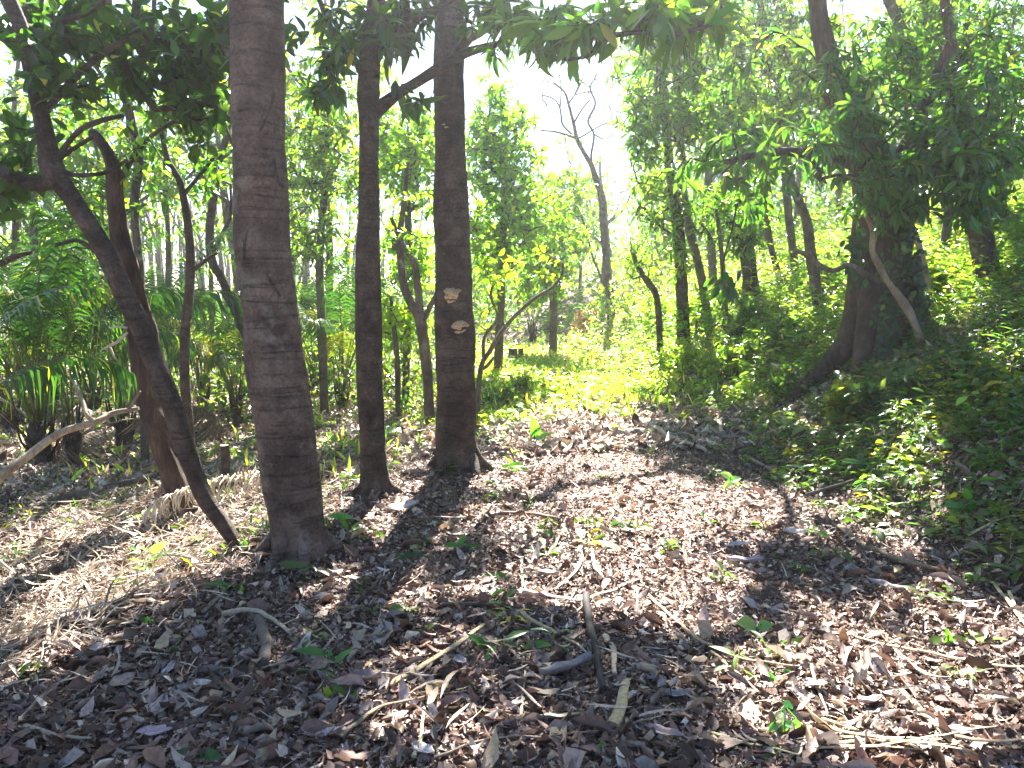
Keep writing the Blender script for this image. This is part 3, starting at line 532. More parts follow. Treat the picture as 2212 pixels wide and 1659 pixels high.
RB = [  # right bank and centre trees: label, stem, bark, Y, crown blobs, leaf colour, L
    ('dark ivy-clad trunk on the bank, nearest the path clearing', [(1480, 690, 15), (1472, 620, 13), (1470, 560, 13), (1464, 480, 12), (1452, 400, 10), (1440, 300, 9), (1430, 150, 8), (1425, -50, 7)], B_DARK, 13.5, [(1440, 230, 110, 170, 12.6, 1.2, 200), (1420, 430, 60, 80, 13, .8, 40), (1460, 60, 130, 80, 12.5, 1, 110), (1472, 560, 28, 80, 12.9, .3, 34)], G_BRIGHT, .14),
    ('stout dark trunk in the middle of the right bank under green foliage', [(1628, 660, 18), (1620, 600, 16), (1612, 520, 15), (1605, 450, 13), (1600, 350, 11), (1590, 200, 10), (1580, 0, 8)], B_DARK, 14.5, [(1600, 240, 120, 120, 13.5, 1.2, 170), (1560, 430, 80, 60, 14, 1, 40), (1640, 60, 130, 90, 13.5, 1, 120), (1612, 520, 40, 40, 13.8, .3, 20)], G_MID, .14),
    ('brown trunk left of the buttressed tree, tilting left as it rises', [(1775, 700, 12), (1765, 640, 11), (1752, 550, 11), (1740, 470, 9), (1712, 400, 8), (1690, 300, 7), (1680, 200, 6)], B_GREY, 11.5, [(1700, 280, 110, 90, 11.5, 1, 45)], G_MID, .11),
    ('thin dark trunk leaning left between two stouter trunks on the bank', [(1695, 650, 8), (1680, 590, 7), (1665, 530, 6), (1655, 460, 6), (1650, 350, 5)], B_DARK, 16, [(1650, 330, 70, 80, 16, .8, 25)], G_MID, .12),
    ('large curved trunk at the right edge of the photo, second biggest on the bank', [(2118, 760, 27), (2124, 700, 24), (2128, 640, 23), (2127, 560, 22), (2113, 480, 21), (2092, 400, 18), (2075, 300, 15), (2066, 210, 13), (2060, 130, 10), (2040, 0, 8)], B_GREY, 9.8, [(2090, 330, 100, 90, 9.2, .8, 60), (2150, 450, 50, 50, 9.2, .5, 14), (2080, 120, 120, 90, 10, .8, 40)], (.05, .1, .025), .13),
    ('slim trunk behind the large curved one at the right edge', [(2180, 700, 13), (2170, 620, 12), (2165, 540, 12), (2160, 450, 11), (2150, 300, 9), (2140, 100, 8)], B_DARK, 12.5, [(2170, 300, 80, 120, 12, .8, 50)], G_MID, .12),
    ('pole-thin straight trunk just left of the large curved one', [(2103, 700, 6), (2098, 620, 6), (2095, 540, 6), (2090, 470, 5), (2085, 350, 5)], B_GREY, 13.5, [(2060, 330, 60, 60, 13.5, .6, 20)], G_MID, .12),
    ('pale slender bowed stem right of the buttressed tree', [(2015, 690, 8), (2005, 640, 7), (1998, 590, 7), (1985, 530, 6), (1965, 480, 6), (1940, 440, 5)], B_PALE, 9.6, [(1960, 430, 50, 40, 9.6, .4, 10)], G_MID, .1),
    ('slanting bare-stemmed tree crossing the sky at the upper right', [(2110, 420, 8), (2070, 330, 8), (2030, 230, 9), (1985, 150, 9), (1950, 70, 10), (1920, 0, 9), (1890, -100, 8)], B_GREY, 15.0, [(2000, 60, 120, 100, 15, 1, 26), (2120, 60, 90, 80, 15, 1, 30)], G_MID, .12),
    ('short dark crooked stem on the bank left of the ivy-clad trunk', [(1430, 690, 7), (1420, 650, 7), (1400, 610, 7), (1380, 580, 6), (1365, 540, 4)], B_DARK, 13.5, [(1380, 560, 60, 60, 13.5, .8, 30)], (.13, .2, .02), .09),
    ('grey trunk half hidden by foliage above the path clearing, right of the dead tree', [(1545, 700, 10), (1540, 600, 9), (1535, 500, 9), (1530, 400, 8), (1535, 250, 7), (1545, 100, 6)], B_GREY, 18, [(1520, 200, 100, 120, 18, 1.2, 60), (1380, 150, 60, 80, 17, 1, 26)], G_BRIGHT, .14),
    ('leafy tree whose bright crown fills the sky just right of the dead tree', [(1535, 690, 9), (1515, 600, 9), (1480, 450, 9), (1470, 300, 8), (1460, 150, 6), (1455, -50, 5)], B_GREY, 14, [(1440, 160, 120, 140, 12.5, 1, 190), (1400, 290, 60, 90, 12.5, .8, 60), (1540, 250, 90, 110, 12.5, .8, 90), (1390, 60, 60, 60, 12.5, .8, 30)], (.085, .17, .02), .14),
    ('thin tree with sunny yellow tinted crown, upper right of centre', [(1725, 650, 8), (1715, 560, 8), (1700, 430, 8), (1690, 250, 7), (1680, 60, 6)], B_GREY, 15, [(1700, 120, 140, 110, 11, 1, 130), (1640, 230, 80, 60, 10.8, .8, 40), (1790, 180, 80, 60, 13, .8, 50), (1560, 90, 110, 90, 12, .8, 70)], (.13, .2, .02), .11),
    ('tree with loose mid green crown above the curved trunk, top right corner', [(2040, 720, 10), (2035, 600, 9), (2050, 450, 8), (2070, 250, 7), (2090, 50, 6)], B_GREY, 12, [(2060, 200, 120, 110, 11.5, 1, 110), (2170, 130, 90, 110, 11.5, 1, 80), (1930, 120, 90, 80, 11.5, 1, 60), (2160, 330, 80, 90, 11, .8, 50)], (.07, .14, .025), .12),
    ('sapling with small bright leaves in front of the stout bank trunk', [(1572, 690, 6), (1565, 640, 6), (1560, 560, 5), (1550, 470, 4)], B_GREY, 13, [(1550, 450, 60, 70, 13, .6, 50), (1640, 480, 50, 60, 13, .5, 26), (1420, 470, 50, 60, 13, .5, 24)], (.1, .19, .02), .09),
    # bushy trees left of centre
    ('bushy yellow green tree filling the gap between the ring-banded and forked trunks', [(700, 860, 9), (695, 700, 9), (690, 560, 8), (700, 430, 7), (705, 300, 6)], B_GREY, 12.5, [(690, 330, 85, 130, 12.5, 1.3, 150), (680, 520, 70, 80, 12.5, 1.2, 60), (730, 200, 60, 70, 12.5, 1, 26)], G_BRIGHT, .09),
    ('bushy yellow green tree showing between the forked and fungus trunks', [(875, 850, 8), (880, 700, 8), (885, 560, 8), (880, 430, 7), (885, 320, 5)], B_GREY, 13, [(880, 330, 75, 120, 13, 1.3, 160), (880, 560, 60, 80, 13, 1.2, 70)], (.12, .2, .018), .09),
    ('feathery light green tree just right of the fungus trunk with sky behind', [(1075, 800, 10), (1080, 680, 9), (1085, 550, 8), (1090, 420, 7), (1080, 300, 5)], B_GREY, 15, [(1080, 330, 75, 130, 15, 1.4, 190), (1150, 470, 60, 80, 15, 1.2, 80), (1060, 520, 60, 80, 15, 1.2, 70), (1080, 200, 50, 50, 15, 1, 18)], (.11, .19, .02), .10),
    ('rounded green tree left of the dead tree at the far end of the path', [(1195, 740, 9), (1195, 650, 8), (1190, 560, 8), (1185, 480, 6)], B_GREY, 19, [(1190, 520, 70, 90, 19, 1.4, 120), (1215, 400, 50, 50, 19, 1.2, 30), (1170, 620, 60, 50, 19, 1.2, 50)], (.12, .19, .02), .12),
    ('low yellow leaved tree in sun right of the crooked tree', [(860, 880, 6), (858, 780, 6), (850, 700, 5), (845, 640, 4)], B_GREY, 11.5, [(850, 700, 45, 70, 11.5, .8, 45), (1010, 650, 1, 1, 11.5, .1, 1)], (.2, .26, .02), .10),
]
for i, (lb, st, bk, Y, bl, c, L) in enumerate(RB):
    nm = 'bushy_tree' if st[0][0] < 1300 else 'bank_tree'
    if Y < 11: tp = LANCE_M
    else: tp = OVAL_M if i > 14 else LANCE_M
    q = 1.35 if i > 14 else 1.1; bl2 = [(b[0], b[1], b[2] * q, b[3] * 1.05, b[4], b[5], int(b[6] * 1.2 * q)) for b in bl]
    st = list(st); Pg = at(st[0][0], st[0][1], Y)
    make_tree(nm, lb, st, bk, Y, blobs=bl2, leaf=dict(m=13 if i > 14 else 11, L=L, tpl=tp, col=c, spread=1.25, droop=.3, along=.4, mat=M_LEAF, yellow=.03), sides=12, rough=.1, seed=40 + i, m=5, r_tip=.006, canopy='bank' if i == 0 else None)

# farther trees, world placed, each its own trunk, branches and crown
def bg_tree(x, y, h, lean, r0, col, dens, label, group, seed, name='background_tree', crown=(.35, 1.0), wid=.22, L=.16, bark=None):
    r = np.random.default_rng(seed); z = float(H(x, y)); e = empty(name, (x, y, z), label, 'tree', group)
    k = 7; t = np.linspace(0, 1, k); P = np.stack([x + lean * t ** 1.5 + np.cumsum(r.normal(0, .06, k)), y + np.cumsum(r.normal(0, .06, k)), z - .1 + h * t], 1)
    a = Acc(); tube(a, P, r0 * (1 - .75 * t), 8, m=3, rough=.1, seed=seed); skel = list(catmull(P, 3)[8:])
    for q in range(3):
        j = r.integers(2, 5); an = r.uniform(0, 6.28); l = h * r.uniform(.18, .32); Q = np.array([P[j], P[j] + [math.cos(an) * l * .5, math.sin(an) * l * .5, l * .4], P[j] + [math.cos(an) * l * .8, math.sin(an) * l * .8, l]])
        tube(a, Q, [r0 * .45, r0 * .3, r0 * .12], 6, m=4); skel += list(catmull(Q, 3)[2:])
    a.build('trunk', bark or B_GREY, e)
    n = int(dens); q = nrm(r.normal(size=(n, 3))) * (r.random((n, 1)) ** .5); zc = (crown[0] + crown[1]) / 2 * h; zr = (crown[1] - crown[0]) / 2 * h * 1.1
    T = np.array([x + lean * .6, y, z + zc]) + q * np.array([h * wid, h * wid, zr]); b = Acc(); d = grow(skel, T, .007, b, seed, sides=3); b.build('branches', bark or B_GREY, e)
    c = Acc(); leaves_on(c, T, d, 11, L, LANCE_M if seed % 2 else OVAL_M, col, 1.3, .3, .45, .03, r=r); c.build('crown', M_LEAF, e); return e
# (x, y, height, lean, colour)
r = np.random.default_rng(99)
GRP = [('slender pale trunked tree in the wood beyond the palms, loose light green crown', 'pale slender trees beyond the palms', (-13, -3.2), (14, 24), 13, (.10, .155, .035), 150),
       ('small leafy tree far behind the path clearing, yellowish crown', 'leafy trees behind the clearing', (-3, 4.5), (25, 36), 12, (.13, .2, .025), 90),
       ('tall thin tree high on the right hillside, sparse green crown', 'thin trees high on the right hillside', (5.5, 17), (15, 27), 16, (.07, .13, .025), 60)]
s = 300
ORD = ['leftmost', 'second from left', 'third from left', 'fourth from left', 'fifth from left', 'sixth from left', 'seventh from left', 'eighth from left', 'ninth from left', 'tenth from left', 'eleventh from left', 'twelfth from left', 'thirteenth from left', 'fourteenth from left', 'fifteenth from left', 'sixteenth from left']
for lb, gr, xr, yr, n, c, dn in GRP:
    for k in range(n):
        s += 1; y = r.uniform(*yr); x = (xr[0] + (xr[1] - xr[0]) * (k + r.random()) / n) * (1 if xr[0] > 0 else y / yr[1] * 1.25)
        h = r.uniform(5.5, 9.5) if gr[0] != 'l' else r.uniform(3.2, 5.5)
        bg_tree(x, y, h, r.normal(0, .5), r.uniform(.06, .13), c, dn * r.uniform(.7, 1.3), ('rightmost' if k == n - 1 else ORD[k]) + ' of the ' + gr, gr, s, crown=(.4, 1.0) if gr[0] != 'l' else (.2, 1), wid=.25 if gr[0] != 'l' else .3, L=.15 if gr[0] == 'p' else .16)

# ------------------------------------------------------------------ palms
def frond_mesh(acc, L=2.3, bend=1.2, droop=.5, n=36, ll=.48, seed=0, col=(.05, .11, .02), pet=.42, w_=.022, yel=0, dead=False):
    r = np.random.default_rng(seed); t = np.linspace(0, 1, 24); th = .04 + bend * t ** 2.3; ds = L / 23
    x = np.cumsum(np.sin(th)) * ds; z = np.cumsum(np.cos(th)) * ds; P = np.stack([x, .04 * np.sin(t * 3 + seed), z], 1)
    rc = (.13, .14, .04) if not dead else (.3, .22, .13)
    tube(acc, P[::2], (.016 * (1 - .85 * t))[::2], 5, m=1, col=rc, cap=False)
    tt = np.repeat(np.linspace(pet, .99, n), 2); tt = tt + r.normal(0, .004, len(tt)); sd = np.tile([1, -1], n); k = len(tt)
    p0 = np.stack([np.interp(tt, t, P[:, i]) for i in range(3)], 1); tg = np.stack([np.interp(tt, t, np.sin(th)), np.zeros(k), np.interp(tt, t, np.cos(th))], 1)
    s_ = (tt - pet) / (1 - pet); ln = ll * (.35 + .65 * np.sin(np.pi * np.clip(s_ * .9 + .12, 0, 1))) * r.uniform(.85, 1.1, k)
    d = nrm(tg * (.8 + .5 * s_[:, None]) + np.stack([np.zeros(k), sd, np.zeros(k)], 1) * .9 + r.normal(0, .07, (k, 3)))
    V = []; q = np.linspace(0, 1, 4)
    dn = droop * (1.5 if dead else 1.45)
    wv = nrm(np.cross(d, np.array([0, 0, 1.]))); wv = nrm(tg * .8 + wv * .2)
    for i, u in enumerate(q):
        c = p0 + d * (ln * u)[:, None]; c[:, 2] -= dn * ln * u ** 2 * r.uniform(.7, 1.3, k); hw = w_ * .5 * (np.array([.5, 1, .85, .05])[i])
        V += [c - wv * hw, c + wv * hw]
    V = np.stack(V, 1).reshape(-1, 3); f = []
    for i in range(3): a = 2 * i; f.append([a, a + 1, a + 3, a + 2])
    f = (np.array(f)[None] + (np.arange(k) * 8)[:, None, None]).reshape(-1, 4)
    c = greens(k, col, .15, yel, r); acc.add(V, f, np.repeat(c, 8, 0))
FR = []
for i, (L, b, dr, col, y, dd) in enumerate([(2.5, 1.2, .6, (.03, .075, .016), .01, 0), (2.3, 1.8, .8, (.035, .085, .018), .02, 0), (2.7, .8, .6, (.032, .075, .017), 0, 0), (2.2, 2.2, .9, (.04, .09, .018), .05, 0), (1.9, 1.5, .6, (.26, .24, .03), .3, 0), (1.8, 2.5, 1.0, (.17, .11, .07), 0, 1)]):
    a = Acc(); frond_mesh(a, L, b, dr, seed=i, col=col, yel=y, dead=dd); o = a.build('frond', M_PALM if not dd else M_DRY); FR.append(o.data); D.objects.remove(o)
def palm(px, py, s, n, label, seed, yellow=0, dead=1, hstem=.35, rs=.07, spread=(2, 20), Y=None):
    r = np.random.default_rng(seed); g = ga(px, py) if Y is None else np.array([at(px, py, Y)[0], Y, 0.]); g[2] = float(H(g[0], g[1]))
    e = empty('palm', g, label, 'palm', 'young palms on the left'); a = Acc()
    tube(a, np.array([[0, 0, -.08], [.01, 0, .1], [0, .01, hstem * .6], [0, 0, hstem]]) + g, [rs * 1.3, rs * 1.15, rs, rs * .6], 12, m=4, rough=.25, seed=seed)
    for k in range(14):
        an = k * 2.4; zz = r.uniform(.05, hstem); d = np.array([math.cos(an), math.sin(an), 0]); tube(a, g + np.array([d * rs * .8 + [0, 0, zz], d * rs * 1.5 + [0, 0, zz + .1], d * rs * 1.9 + [0, 0, zz + .2 + .2 * r.random()]]), [.02, .014, .008], 5, m=2)
    a.build('trunk', B_DARK, e)
    for k in range(n):
        idx = 4 if k < yellow else (5 if k >= n - dead else int(r.choice([0, 1, 2, 2, 2, 3])))
        o = D.objects.new('frond', FR[idx]); COL.objects.link(o); o.parent = e; o.location = (r.normal(0, .02), r.normal(0, .02), hstem * .8)
        tilt = math.radians(r.uniform(*spread)) if idx != 5 else math.radians(r.uniform(50, 80)); an = k * 2.4 + r.normal(0, .3) + seed
        o.rotation_euler = (Matrix.Rotation(an, 3, 'Z') @ Matrix.Rotation(tilt, 3, 'Y')).to_euler(); q = s * r.uniform(.9, 1.2) * (.85 if g[1] > 11 else 1); o.scale = (q, q, q)
        if idx == 4: o['label'] = 'yellowing frond'
        if idx == 5: o['label'] = 'dry brown frond hanging down'
for a_ in [(85, 1005, 1.0, 15, 'big clump-like palm nearest the left edge, many upright stalks from a dark base', 1, 2, 1, .5, .12),
           (160, 1012, .75, 9, 'palm with a narrow dark stump-like base beside the big leftmost palm clump', 2, 0, 2, .4, .05),
           (266, 968, .95, 13, 'palm with a dark base just left of the paler leaning trunk', 3, 1, 2, .35, .09),
           (512, 922, .8, 12, 'small palm with green stalks and a yellowing frond, left of the ring-banded trunk', 4, 3, 0, .3, .05),
           (740, 884, .95, 13, 'palm of upright green stalks between the ring-banded and forked trunks', 5, 1, 1, .25, .07),
           (20, 930, 1.15, 12, 'palm cut off by the left edge with bright arching fronds', 6, 1, 1, .3, .1),
           (350, 900, .9, 11, 'palm behind the base of the leaning trunks', 7, 1, 1, .3, .07),
           (440, 885, .95, 11, 'palm between the slender wavy stem and the ring-banded trunk, farther back', 8, 2, 1, .3, .06),
           (205, 890, 1.1, 12, 'palm behind the two dark based palms at the left, fronds arching high', 9, 1, 2, .35, .08),
           (680, 860, 1.0, 11, 'palm right beside the ring-banded trunk, half way back', 10, 0, 1, .3, .07),
           (120, 880, 1.2, 11, 'tall palm deep in the left palms, feathery fronds against the wood', 11, 2, 1, .35, .09),
           (600, 850, 1.1, 10, 'palm hidden mostly behind the ring-banded trunk', 12, 1, 1, .3, .07),
           (1150, 745, 1.0, 10, 'small dark palm at the far end of the path near the cut stump', 13, 0, 1, .4, .08),
           (835, 850, .8, 8, 'low palm seen between forked trunk and crooked tree', 14, 0, 1, .2, .05),
           (310, 850, 1.2, 10, 'far palm above the fallen pale branch, left of the leaning trunks', 15, 1, 1, .4, .08),
           (60, 850, 1.3, 10, 'far palm at the left whose fronds show between nearer ones', 16, 0, 1, .4, .08)]:
    palm(*a_)
e = empty('palm', (-4.1, 5.3, float(H(-4.1, 5.3))), 'bright green palm frond tips entering at the left edge at mid height', 'palm', 'young palms on the left')
a = Acc(); tube(a, np.array([[-4.1, 5.3, float(H(-4.1, 5.3)) - .1], [-4.1, 5.3, .2]]), [.08, .05], 10, rough=.2); a.build('trunk', B_DARK, e)
for an, tl in ((.1, 14), (.5, 22), (-.5, 18), (1.9, 20), (3.4, 30)):
    o = D.objects.new('frond', FR[int(an * 3) % 3]); COL.objects.link(o); o.parent = e; o.location = (0, 0, .35); o.rotation_euler = (Matrix.Rotation(an, 3, 'Z') @ Matrix.Rotation(math.radians(tl), 3, 'Y')).to_euler(); o.scale = (.85,) * 3

# ------------------------------------------------------------------ ground cover (nobody could count it)
def field(n, y0, y1, p, seed, marg=.6, wid=.72):
    p = p if abs(p - 1) > 1e-3 else 1.001; r = np.random.default_rng(seed); u = r.random(n)
    y = (y0 ** (1 - p) + u * (y1 ** (1 - p) - y0 ** (1 - p))) ** (1 / (1 - p)); x = r.uniform(-1, 1, n) * (wid * y + marg); return x, y, r
DRYC = np.array([[.25, .145, .11], [.34, .24, .195], [.36, .30, .275], [.46, .35, .22], [.15, .085, .055], [.60, .50, .40], [.075, .045, .03], [.26, .205, .175]])
def dry_cols(n, w, r): return DRYC[r.choice(len(DRYC), n, p=np.array(w) / sum(w))] * np.exp(r.normal(0, .22, (n, 1)))
DT = [leaf_tpl(.42, .25, .18, 'lo', wave=.05), leaf_tpl(.36, -.2, -.35, 'lo', wave=.04), leaf_tpl(.46, .5, .3, 'lo', twist=.8), leaf_tpl(.33, .7, -.2, 'lo', twist=-1.2), leaf_tpl(.4, -.4, .5, 'lo', wave=.07)]
DT_M = [leaf_tpl(.42, .3, .2), leaf_tpl(.38, -.3, -.3)]
def lay(acc, tpls, x, y, S, col, tilt, r, lift=.006, asp=1):
    N = HN(x, y); n = len(x); an = r.uniform(0, 6.28, n); d = np.stack([np.cos(an), np.sin(an), np.zeros(n)], 1); nn = nrm(N + r.normal(0, tilt, (n, 3)))
    d = nrm(d - nn * np.sum(d * nn, 1, keepdims=True)); P = np.stack([x, y, H(x, y) + lift * (.3 + 1.7 * r.random(n))], 1); R = frames(d, nn)
    P[:, 2] += np.maximum(0, -d[:, 2]) * S * .8; ti = r.integers(0, len(tpls), n)
    S3 = np.stack([S, S * asp * r.uniform(.7, 1.25, n), S], 1)
    for k in range(len(tpls)):
        m = ti == k; acc.inst(tpls[k][0], tpls[k][1], P[m], R[m], S3[m], col[m])
a = Acc()
x, y, r = field(72000, 1.5, 8.5, 1.15, 1); S = np.clip(np.exp(r.normal(math.log(.033), .6, len(x))), .014, .15); pm = path_m(x, y); k = r.random(len(x)) > .5 * pm; x, y, S, pm = x[k], y[k], S[k], pm[k]; S = S * (1 - .25 * pm); lay(a, DT, x, y, S, dry_cols(len(x), [6, 4, 1.5, 2, 6, 1.6, 6, 1.5], r) * (1 + .25 * pm[:, None]), .26, r, .012)
x, y, r = field(80000, 7.5, 24, 1.3, 2, 1); S = np.clip(np.exp(r.normal(math.log(.075), .4, len(x))), .03, .2); lay(a, DT_M, x, y, S, dry_cols(len(x), [3, 5, 2, 5, 2, 6, 1, 2], r) * 1.1, .4, r, .02)
x, y, r = field(450, 1.5, 5.5, 1.0, 7); S = r.uniform(.07, .125, len(x)); lay(a, DT, x, y, S, dry_cols(len(x), [4, 5, 2, 4, 2, 1.5, 1, 3], r), .2, r, .03, asp=1.1)
tag(a.build('leaf_litter', M_DRY), kind='stuff')
# shredded bits: short slivers
SLV = (np.array([[0, -.06, 0], [0, .06, .02], [1, .05, 0], [1, -.05, .03]]), np.array([[0, 3, 2, 1]])); BIT = (np.array([[0, -.3, 0], [.1, .35, .1], [1, .2, 0], [.8, -.3, .12]]), np.array([[0, 3, 2, 1]]))
a = Acc(); x, y, r = field(240000, 1.5, 9, 1.1, 3); S = np.exp(r.normal(math.log(.017), .5, len(x))); lay(a, [BIT], x, y, S, dry_cols(len(x), [5, 4, 1, 2.5, 5, 1.6, 5, 1], r), .5, r, .012)
x, y, r = field(16000, 1.5, 10, 1.1, 4); S = np.exp(r.normal(math.log(.05), .45, len(x))); lay(a, [SLV], x, y, S, dry_cols(len(x), [3, 3, 1, 4, 3, 4, 3, 1], r), .15, r, .012, asp=.45)
tag(a.build('leaf_mulch', M_DRY), kind='stuff')
# straw and dry palm leaflets, thick on the lower ground at the left
a = Acc(); x, y, r = field(70000, 2.6, 20, 1.2, 5, 1.); m = (x < edge_l(y) - .1 + r.normal(0, .25, len(x))) | (r.random(len(x)) < .02); x, y = x[m], y[m]
STR = [leaf_tpl(.05, .3, .25, 'lo', twist=.5), leaf_tpl(.06, -.3, -.3, 'lo', twist=-.6), leaf_tpl(.09, .4, .5, 'lo')]
S = np.exp(r.normal(math.log(.11), .4, len(x))); lay(a, STR, x, y, S, np.array([.48, .39, .29]) * np.exp(r.normal(0, .3, (len(x), 1))), .3, r, .03)
tag(a.build('straw', M_DRY), kind='stuff')
# herbs
def under_d(x, y):
    e = x - edge_r(y); n = noise2(x * 1.7, y * 1.7)
    d = ss(-.25, .55, e) * (.55 + .45 * ss(-.4, .6, n)); d = d * np.where(y < 6, ss(3.2, 5.5, y) * .8, 1)
    c = ss(9.5, 13, y) * ss(24, 20, y) * ss(-.6, .3, x - edge_l(y)) * .9                       # the grassy far end of the path
    lft = np.exp(-((x - edge_l(y) - .45) / .35) ** 2) * ss(7.5, 9, y) * .8                        # its left verge
    lo = .02 * (x < edge_l(y)) * ss(4, 7, y) + .15 * (x < edge_l(y)) * ss(11, 15, y) + .005 + .012 * ss(7, 10, y)
    return np.clip(np.maximum.reduce([d, c, lft, lo + 0 * x]), 0, 1)
def herbs(acc, n, y0, y1, p, hmax, L, tpl, col, seed, m=9, cond=None, yellow=.03):
    x, y, r = field(n, y0, y1, p, seed, 1); k = r.random(n) < under_d(x, y)
    if cond is not None: k &= cond(x, y)
    x, y = x[k], y[k]; n = len(x); e = np.clip(x - edge_r(y), 0, 3) / 3; h = hmax * (.25 + .75 * r.random(n)) * (.45 + .75 * e)
    hh = h[:, None] * (.15 + .85 * r.random((n, m))); an = r.random((n, 1)) * 6.28 + np.arange(m)[None] * 2.4; ln = r.normal(0, .25, (n, 2))
    px_ = x[:, None] + ln[:, :1] * hh + np.cos(an) * .02; py_ = y[:, None] + ln[:, 1:] * hh + np.sin(an) * .02; pz = H(x, y)[:, None] + hh
    d = np.stack([np.cos(an), np.sin(an), r.uniform(-.5, .6, (n, m))], -1).reshape(-1, 3); P = np.stack([px_, py_, pz], -1).reshape(-1, 3)
    nn = r.normal(0, .4, P.shape) + [0, 0, 1]; S = L * np.exp(r.normal(0, .3, n * m)); base = np.repeat(greens(n, col, .2, yellow, r), m, 0) * np.exp(r.normal(0, .15, (n * m, 1)))
    acc.inst(tpl[0], tpl[1], P, frames(d, nn), S, np.clip(base, 0, .6))
    sv = (np.array([[-.0015, 0, 0], [.0015, 0, 0], [.001, 0, 1], [-.001, 0, 1.]]), np.array([[0, 1, 2, 3]]))
    Rm = np.tile(np.eye(3), (n, 1, 1)); Rm[:, 0, 2] = ln[:, 0]; Rm[:, 1, 2] = ln[:, 1]; acc.inst(sv[0], sv[1], np.stack([x, y, H(x, y)], 1), Rm, np.stack([np.ones(n), np.ones(n), h], 1), np.tile(np.array([[.12, .12, .05]]), (n, 1)))
a = Acc()
herbs(a, 15000, 3.0, 11, .8, .24, .055, OVAL, (.075, .145, .03), 11)
herbs(a, 6000, 3.0, 11, .8, .30, .085, LANCE, (.07, .14, .03), 12, m=7)
herbs(a, 14000, 9, 24, 1.0, .42, .085, OVAL_M, (.14, .22, .04), 13)  # colour lightened to imitate strong sun on the clearing's herbs
herbs(a, 6000, 9, 26, 1.0, .65, .10, LANCE_M, (.10, .18, .03), 14, cond=lambda x, y: x > edge_r(y) + .6)
herbs(a, 2600, 3.2, 12, .8, .32, .10, LANCE, (.09, .17, .03), 16, m=6, cond=lambda x, y: noise2(x * 1.3 + 5, y * 1.3) > .1)
herbs(a, 2600, 3.2, 14, .8, .36, .065, OVAL, (.16, .2, .03), 17, m=12, cond=lambda x, y: noise2(x * 1.1 + 15, y * 1.1) > .35, yellow=.15)
herbs(a, 2500, 9, 24, 1.0, .9, .12, LANCE_M, (.15, .22, .04), 18, m=12, cond=lambda x, y: (noise2(x * .9 + 25, y * .9) > .2) & (x > edge_r(y)))
herbs(a, 5000, 22, 45, 1.0, .7, .16, OVAL_M, (.09, .16, .025), 15)
tag(a.build('undergrowth', M_HERB), kind='stuff')
# grass
GB = leaf_tpl(.05, .2, .35, 'mid'); a = Acc()
x, y, r = field(60000, 7.5, 26, 1.1, 21, 1); d = ss(9, 12.5, y) * ss(-.9, .3, x - edge_l(y)) * ss(1.5, -.5, x - edge_r(y)) * (.35 + .65 * ss(-.3, .5, noise2(x * 2, y * 2))) + .03 * (x < edge_l(y))
k = r.random(len(x)) < d; x, y = x[k], y[k]; n = len(x); an = r.uniform(0, 6.28, n); dd = np.stack([np.cos(an) * .45, np.sin(an) * .45, np.ones(n)], 1)
a.inst(GB[0], GB[1], np.stack([x, y, H(x, y) - .005], 1), frames(dd, r.normal(0, 1, (n, 3))), r.uniform(.08, .24, n), np.where(r.random((n, 1)) < .3, np.array([[.5, .44, .24]]), greens(n, (.27, .31, .09), .25, .1, r)))  # pale straw blades; colours also lightened to imitate strong sun in the clearing
x, y, r = field(5000, 2.8, 9, 1., 22, .5); k = (x < edge_l(y)) & (noise2(x * 2.2, y * 2.2) > .25); x, y = x[k], y[k]; n = len(x); an = r.uniform(0, 6.28, n); dd = np.stack([np.cos(an) * .6, np.sin(an) * .6, np.ones(n)], 1)
a.inst(GB[0], GB[1], np.stack([x, y, H(x, y) - .005], 1), frames(dd, r.normal(0, 1, (n, 3))), r.uniform(.06, .16, n), greens(n, (.07, .12, .03), .2, .12, r))
tag(a.build('grass', M_LEAF), kind='stuff')
# the wood far off, reads as one mass
a = Acc(); b = Acc(); r = np.random.default_rng(31)
for k in range(240):
    yy = r.uniform(30, 58); xx = r.uniform(-1, 1) * (yy * .8)
    if -.02 < xx / yy < .17: continue
    z = float(H(xx, yy)); h = r.uniform(5, 11) * (.75 if xx > -6 and xx < 6 else 1)
    tube(b, np.array([[xx, yy, z - .3], [xx + r.normal(0, .3), yy, z + h * .5], [xx + r.normal(0, .8), yy, z + h]]), [.13, .09, .02], 5, m=2, cap=False)
    nl = 240 if xx > 0 else 70; q = nrm(r.normal(size=(nl, 3))) * (r.random((nl, 1)) ** .4) * [h * .28, h * .28, h * .36]; P = np.array([xx, yy, z + h * .7]) + q
    a.inst(OVAL_M[0], OVAL_M[1], P, frames(r.normal(size=(nl, 3)) + [0, 0, -.3], r.normal(0, .5, (nl, 3)) + [0, 0, 1]), r.uniform(.16, .34, nl), greens(nl, (.07, .12, .03) if k % 3 else (.12, .16, .03), .2, .02, r))
nl = 42000; yy = r.uniform(24, 58, nl); xx = r.uniform(-1, 1, nl) * yy * .8; hz = 1.7 + 1.3 * noise2(xx * .35, yy * .35); P = np.stack([xx, yy, H(xx, yy) + np.maximum(.2, hz) * r.random(nl)], 1)
k = ~((xx > -4) & (xx < 3) & (yy < 27)) & ~((xx / yy > 0) & (xx / yy < .15) & (r.random(nl) < .6)); P = P[k]; nl = len(P)
a.inst(OVAL_M[0], OVAL_M[1], P, frames(r.normal(size=(nl, 3)), r.normal(0, .5, (nl, 3)) + [0, 0, 1]), r.uniform(.16, .32, nl), greens(nl, (.08, .14, .03), .3, .04, r))
